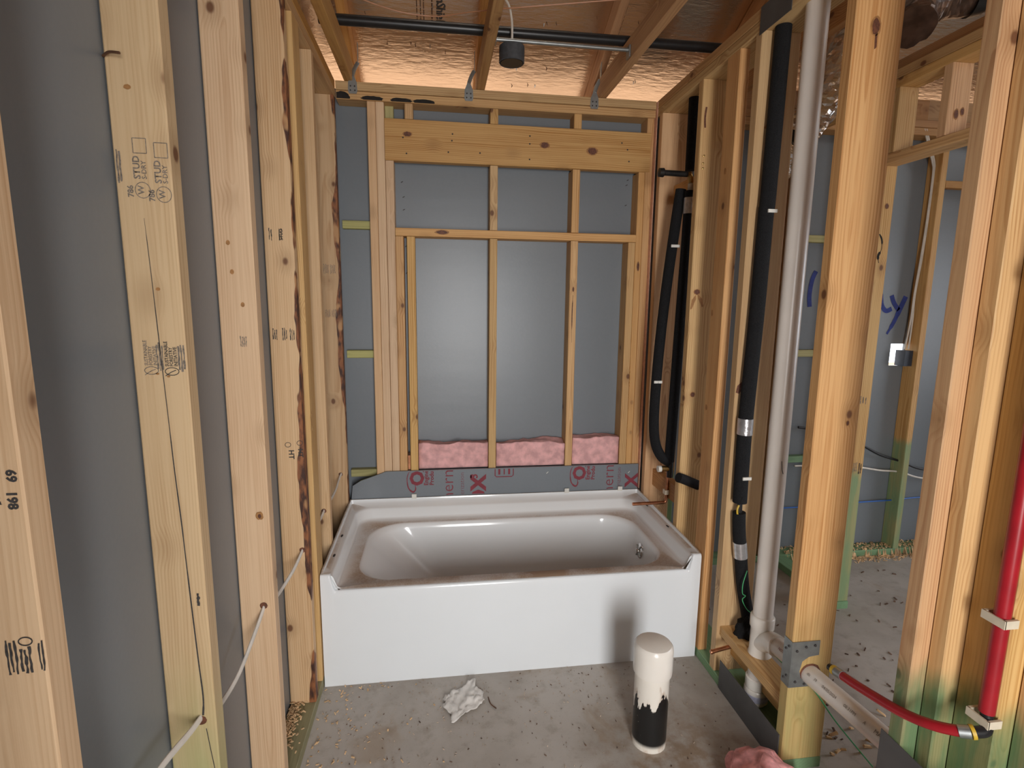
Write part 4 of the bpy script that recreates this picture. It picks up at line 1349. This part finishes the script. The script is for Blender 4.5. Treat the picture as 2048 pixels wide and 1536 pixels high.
sheet('sill_flashing', XR - 0.004, -0.56, -0.195, 0.002, 0.118, 0.0, 'dark grey flashing sheet standing in front of the white stack')
sheet('sill_flashing', XR1 + 0.002, -0.50, -0.20, 0.002, 0.16, 0.0, 'dark grey flashing sheet behind the foot of the white stack')
sheet('sill_flashing', XR - 0.004, -1.35, -0.915, 0.002, 0.455, 0.0, 'dark grey flashing sheet at the foot of the stud pack on the right')
# --- green string
gs = tube('green_string', [(1.585, -0.40, 0.30), (1.60, -0.50, 0.285), (1.611, -0.585, 0.290), (1.70, -0.59, 0.17), (1.839, -0.602, 0.004)], 0.0022, 'string', None, 6)
tag(gs, 'green mason string running from the near stud down to the slab', 'string')
g2 = tube('green_string', [(1.590, -0.222, 0.50), (1.575, -0.226, 0.45), (1.578, -0.224, 0.41), (1.590, -0.225, 0.40), (1.578, -0.226, 0.385), (1.600, -0.225, 0.345), (1.62, -0.23, 0.33)], 0.0015, 'string', None, 6)
tag(g2, 'small loop of green string on the stud left of the stack', 'string')

# --- toilet drain stub on the floor
cs = empty('drain_stub', (1.156, -0.405, 0))
tag(cs, 'capped white plastic drain stub painted black at its foot on the slab', 'pipe')
lathe('stub_pipe', [(0.0572, 0.0), (0.0572, 0.27)], 'stub', cs, 36)
lathe('stub_cap', [(0.0575, 0.262), (0.0635, 0.266), (0.0645, 0.275), (0.0645, 0.350), (0.0625, 0.361), (0.057, 0.368), (0.045, 0.3715), (0.001, 0.373)], 'pvc_fit', cs, 36)

# --- red supply line on the right stud pack
rp = empty('red_pipe', (1.60, -1.06, 0.5))
tag(rp, 'red flexible water line clipped to the stud pack at the right edge', 'pipe')
own(tube('vertical_run', [(1.597, -1.086, 2.38), (1.596, -1.086, 1.60), (1.595, -1.087, 1.02), (1.594, -1.088, 0.64)], 0.0145, 'red', None, 18), rp)
own(tube('horizontal_run', [(1.508, -0.801, 0.513), (1.508, -0.86, 0.525), (1.510, -0.975, 0.553), (1.520, -1.045, 0.578), (1.545, -1.086, 0.596)], 0.0115, 'red', None, 18), rp)
own(tube('crimp_sleeve', [(1.508, -0.779, 0.509), (1.508, -0.802, 0.5135)], 0.0132, 'steel', None, 16), rp)
own(tube('yellow_ring', [(1.508, -0.768, 0.507), (1.508, -0.780, 0.5095)], 0.0128, 'yellow', None, 16), rp)
own(tube('black_plug', [(1.508, -0.754, 0.505), (1.508, -0.769, 0.5075)], 0.0095, 'blackpl', None, 14), rp)
own(tube('crimp_sleeve', [(1.540, -1.081, 0.594), (1.556, -1.093, 0.600)], 0.0132, 'steel', None, 16), rp)
own(tube('yellow_ring', [(1.556, -1.093, 0.600), (1.562, -1.096, 0.602)], 0.0145, 'yellow', None, 16), rp)
own(tube('elbow', [(1.560, -1.095, 0.601), (1.582, -1.100, 0.606), (1.593, -1.092, 0.620), (1.594, -1.088, 0.645)], 0.0115, 'blackpl', None, 14), rp)
for z in (0.622, 0.850, 1.55):
    own(boxes('pipe_clip', [(1.579, 1.611, -1.108, -1.1025, z - 0.008, z + 0.010), (1.577, 1.581, -1.108, -1.060, z - 0.008, z + 0.010), (1.579, 1.611, -1.066, -1.060, z - 0.008, z + 0.010)], 'clipwhite'), rp)

# ================================================================= cables
lc = tube('wall_cable', [(0.0, 0.70, 0.632), (-0.028, 0.684, 0.63), (-0.03, 0.55, 0.60), (-0.028, 0.40, 0.602), (-0.023, 0.265, 0.617), (-0.026, 0.18, 0.605), (-0.032, 0.06, 0.60), (-0.026, -0.05, 0.615), (-0.019, -0.112, 0.627), (-0.028, -0.20, 0.600), (-0.040, -0.29, 0.585), (-0.040, -0.40, 0.600), (-0.028, -0.49, 0.648), (-0.026, -0.5035, 0.657), (-0.030, -0.57, 0.625), (-0.040, -0.68, 0.575), (-0.044, -0.78, 0.575), (-0.036, -0.86, 0.61), (-0.026, -0.90, 0.649), (-0.030, -0.955, 0.655), (-0.042, -1.06, 0.665), (-0.05, -1.20, 0.655), (-0.04, -1.32, 0.65)], 0.0078, 'cable', None, 12, 5, ((1, 0, 0), 0.5))
tag(lc, 'white electrical cable threaded through the left wall studs', 'cable')
fb = tube('far_cable', [(2.50, 0.79, 0.79), (2.774, 0.785, 0.75), (2.93, 0.80, 0.671), (3.05, 0.79, 0.61), (3.18, 0.78, 0.57), (3.34, 0.79, 0.514), (3.57, 0.78, 0.50)], 0.007, 'cable_black', None, 10)
tag(fb, 'black cable along the far sheathing above the white one', 'cable')
fw = tube('far_cable', [(2.50, 0.79, 0.56), (2.774, 0.785, 0.555), (2.934, 0.79, 0.536), (3.06, 0.79, 0.515), (3.18, 0.78, 0.505), (3.348, 0.79, 0.457), (3.57, 0.78, 0.45)], 0.0055, 'cable', None, 10)
tag(fw, 'white cable along the far sheathing below the black one', 'cable')
fl = tube('far_cable', [(2.40, 0.80, 0.30), (2.80, 0.795, 0.308), (2.93, 0.80, 0.315), (3.18, 0.79, 0.325), (3.33, 0.80, 0.330), (3.57, 0.79, 0.335)], 0.0045, 'cable_blue', None, 8)
tag(fl, 'thin blue cable low along the far sheathing', 'cable')
fc = empty('device_box_cables', (3.15, 0.78, 1.26))
tag(fc, 'pair of white cables dropping to the far device box', 'cable')
for k, dx in enumerate((0.0, 0.012)):
    own(tube('cable', [(3.03 + dx, 0.74, 2.42), (3.08 + dx, 0.75, 2.33), (3.128 + dx, 0.765, 2.26), (3.150 + dx * 0.4, 0.775, 2.20), (3.148 + dx * 0.5, 0.775, 1.95), (3.140 + dx * 0.6, 0.775, 1.75), (3.128 + dx * 0.4, 0.775, 1.55), (3.130 + dx, 0.78, 1.40), (3.125 + dx * 2, 0.79, 1.24)], 0.0045, 'cable', None, 8), fc)
db = boxes('device_box', [(3.108, 3.158, 0.765, 0.832, 1.143, 1.150), (3.108, 3.158, 0.765, 0.832, 1.225, 1.232), (3.108, 3.113, 0.765, 0.832, 1.150, 1.225), (3.152, 3.158, 0.765, 0.832, 1.150, 1.225), (3.113, 3.152, 0.765, 0.772, 1.150, 1.225)], 'boxblue')
tag(db, 'dark device box set in the bright cut-out of the far sheathing', 'electrical box')

# ================================================================= flexible duct beyond the wet wall
du = empty('flex_duct', (2.2, 0.5, 2.3))
tag(du, 'silver foil flexible duct with a black strap behind the white stack', 'duct')
M['duct'] = foil_mat('duct_foil', 0.13, (0.92, 0.92, 0.92))
path = spline([(2.29, 0.36, 2.66), (2.235, 0.43, 2.47), (2.155, 0.49, 2.31), (2.105, 0.52, 2.22), (2.055, 0.55, 2.13)], 14)
V, Fc = tube_geo(path, 0.088, 26)
Vn = []
for v in V:
    q = Vector(v)
    c = min(path, key=lambda p: (p - q).length)
    d = q - c
    Vn.append(c + d * (1 + 0.10 * noise.noise(q * 26) + 0.07 * noise.noise(q * 60)))
own(mesh_obj('foil_jacket', Vn, Fc, 'duct', None, False), du)
k = 38
own(tube('strap', [path[k] + (path[k] - path[k + 3]).normalized() * 0.022, path[k] - (path[k] - path[k + 3]).normalized() * 0.022], 0.098, 'blackpl', None, 26), du)

d2 = empty('flex_duct', (2.7, 0.35, 2.78))
tag(d2, 'dark foil wrapped duct high under the roof at the upper right', 'duct')
path = spline([(2.40, 0.20, 2.62), (2.46, 0.28, 2.745), (2.60, 0.32, 2.80), (2.76, 0.28, 2.825), (2.95, 0.20, 2.86)], 12)
V, Fc = tube_geo(path, 0.085, 24)
Vn = []
for v in V:
    q = Vector(v)
    c = min(path, key=lambda p: (p - q).length)
    Vn.append(c + (q - c) * (1 + 0.10 * noise.noise(q * 24) + 0.06 * noise.noise(q * 60)))
own(mesh_obj('foil_jacket', Vn, Fc, 'darkwrap', None, False), d2)
own(tube('strap', [path[34], path[37]], 0.094, 'blackpl', None, 24), d2)

# ================================================================= loose things on the floor
# tissue
bm = bmesh.new()
G = 18
grid = []
for j in range(G):
    row = []
    for i in range(G):
        a, b = i / (G - 1) * 2 - 1, j / (G - 1) * 2 - 1
        s = 1 - 0.18 * abs(math.sin(3 * math.atan2(b, a) + 0.7)) - 0.10 * noise.noise(Vector((a * 3, b * 3, 1)))
        x, y = a * 0.085 * s, b * 0.070 * s + 0.02 * a
        z = 0.004 + 0.018 * abs(noise.noise(Vector((a * 2.2 + 3, b * 2.2, 0)))) + 0.006 * noise.noise(Vector((a * 7, b * 7, 4)))
        row.append(bm.verts.new((x, y, max(0.002, z))))
    grid.append(row)
for j in range(G - 1):
    for i in range(G - 1):
        bm.faces.new((grid[j][i], grid[j][i + 1], grid[j + 1][i + 1], grid[j + 1][i]))
ti = bm_obj('tissue', bm, 'tissue', None, True, (0.535, -0.145, 0))
ti.rotation_euler = (0, 0, 0.35)
md = ti.modifiers.new('thickness', 'SOLIDIFY')
md.thickness = 0.0012
tag(ti, 'crumpled white tissue lying on the slab before the tub', 'tissue')
nl = tube('bent_nail', [(0.628, -0.140, 0.004), (0.634, -0.175, 0.004), (0.652, -0.200, 0.004)], 0.0022, 'rust', None, 6)
tag(nl, 'rusty bent nail on the slab beside the tissue', 'nail')
# scrap of pink insulation by the near stud
bm = bmesh.new()
bmesh.ops.create_cube(bm, size=1.0)
bmesh.ops.subdivide_edges(bm, edges=bm.edges[:], cuts=11, use_grid_fill=True)
for v in bm.verts:
    x, y, z = v.co
    h = 0.15 * (1 - 0.75 * abs(x + 0.08)) * (1 - 0.5 * max(0, y))
    p = Vector((x * 0.20, y * 0.18, (z + 0.5) * h))
    p += Vector((noise.noise(p * 20), noise.noise(p * 20 + Vector((4, 0, 0))), noise.noise(p * 20 + Vector((0, 4, 0))) * (z + 0.5))) * 0.028
    p.z = max(0.002, p.z)
    v.co = p
sc_ = bm_obj('insulation_scrap', bm, 'pinkdeep', None, True, (1.425, -0.665, 0))
sc_.rotation_euler = (0, 0, -0.5)
tag(sc_, 'torn pink insulation scrap on the slab at the bottom edge', 'insulation')


def litter(name, n, place, size, mat, label, seed):
    rr = random.Random(seed)
    V, Fc = [], []
    for _ in range(n):
        x, y, z = place(rr)
        L, w, h = size * rr.uniform(0.5, 1.5), size * rr.uniform(0.25, 0.6), size * rr.uniform(0.12, 0.35)
        a = rr.uniform(0, 6.28)
        ca, sa = math.cos(a), math.sin(a)
        b = len(V)
        tz = rr.uniform(0, 0.5) * size
        for dx, dy, dz in ((-1, -1, 0), (1, -1, 0), (1, 1, 0), (-1, 1, 0), (-0.8, -0.8, 1), (0.8, -0.8, 1), (0.8, 0.8, 1), (-0.8, 0.8, 1)):
            lx, ly = dx * L / 2, dy * w / 2
            V.append((x + lx * ca - ly * sa, y + lx * sa + ly * ca, z + dz * h + (tz if dx > 0 else 0)))
        Fc += [tuple(i + b for i in q) for q in ((0, 3, 2, 1), (4, 5, 6, 7), (0, 1, 5, 4), (1, 2, 6, 5), (2, 3, 7, 6), (3, 0, 4, 7))]
    o = mesh_obj(name, V, Fc, mat)
    return tag(o, label, 'debris', kind='stuff')


litter('wood_shavings', 420, lambda r: (-0.083 + abs(r.gauss(0, 0.022)), r.uniform(-0.50, -0.10), 0.0385 + r.uniform(0, 0.006)), 0.010, 'shaving', 'pale wood shavings heaped on the left sole plate', 1)
litter('wood_shavings', 160, lambda r: (0.01 + abs(r.gauss(0, 0.14)), r.uniform(-0.75, -0.01), 0.0005), 0.008, 'shaving', 'pale wood shavings scattered on the slab along the left wall', 2)
litter('wood_shavings', 1300, lambda r: (r.uniform(2.46, 3.9), r.choice((r.uniform(0.742, 0.825), 0.735 - abs(r.gauss(0, 0.03)))), 0.0), 0.013, 'shaving', 'golden wood shavings along the far bottom plate', 3)
_o = bpy.data.objects['wood_shavings.002']
_me = _o.data
for v in _me.vertices:
    if v.co.y > 0.737 and v.co.x > 2.46:
        v.co.z += 0.0385 + 0.004 * random.random()
litter('floor_grit', 420, lambda r: (r.uniform(0.02, 1.5), -0.008 - abs(r.gauss(0, 0.25)), 0.0004), 0.0055, 'grit', 'pale grit and chips scattered on the slab by the tub', 4)
litter('floor_debris', 160, lambda r: (r.uniform(0.1, 1.5), r.uniform(-0.9, -0.01), 0.0004), 0.006, 'dirt', 'dark crumbs scattered on the slab before the tub', 5)
litter('floor_debris', 220, lambda r: (r.uniform(1.72, 3.2), r.uniform(-0.9, 0.6), 0.0004), 0.014, 'dirt', 'brown crumbs scattered on the slab of the next room', 6)
litter('wood_crumbs', 40, lambda r: (r.uniform(1.70, 2.1), r.uniform(-0.85, -0.3), 0.0004), 0.022, 'shaving', 'pale wood crumbs on the slab below the branch pipe', 7)

flush_texts()
# lettering sits in world coordinates: undo the offset of parents that stand elsewhere
bpy.context.view_layer.update()
for o in list(bpy.data.objects):
    if o.parent and o.name.split('.')[0] in ('lumber_stamp', 'pipe_lettering') and o.matrix_parent_inverse == Matrix.Identity(4):
        o.matrix_parent_inverse = o.parent.matrix_world.inverted()
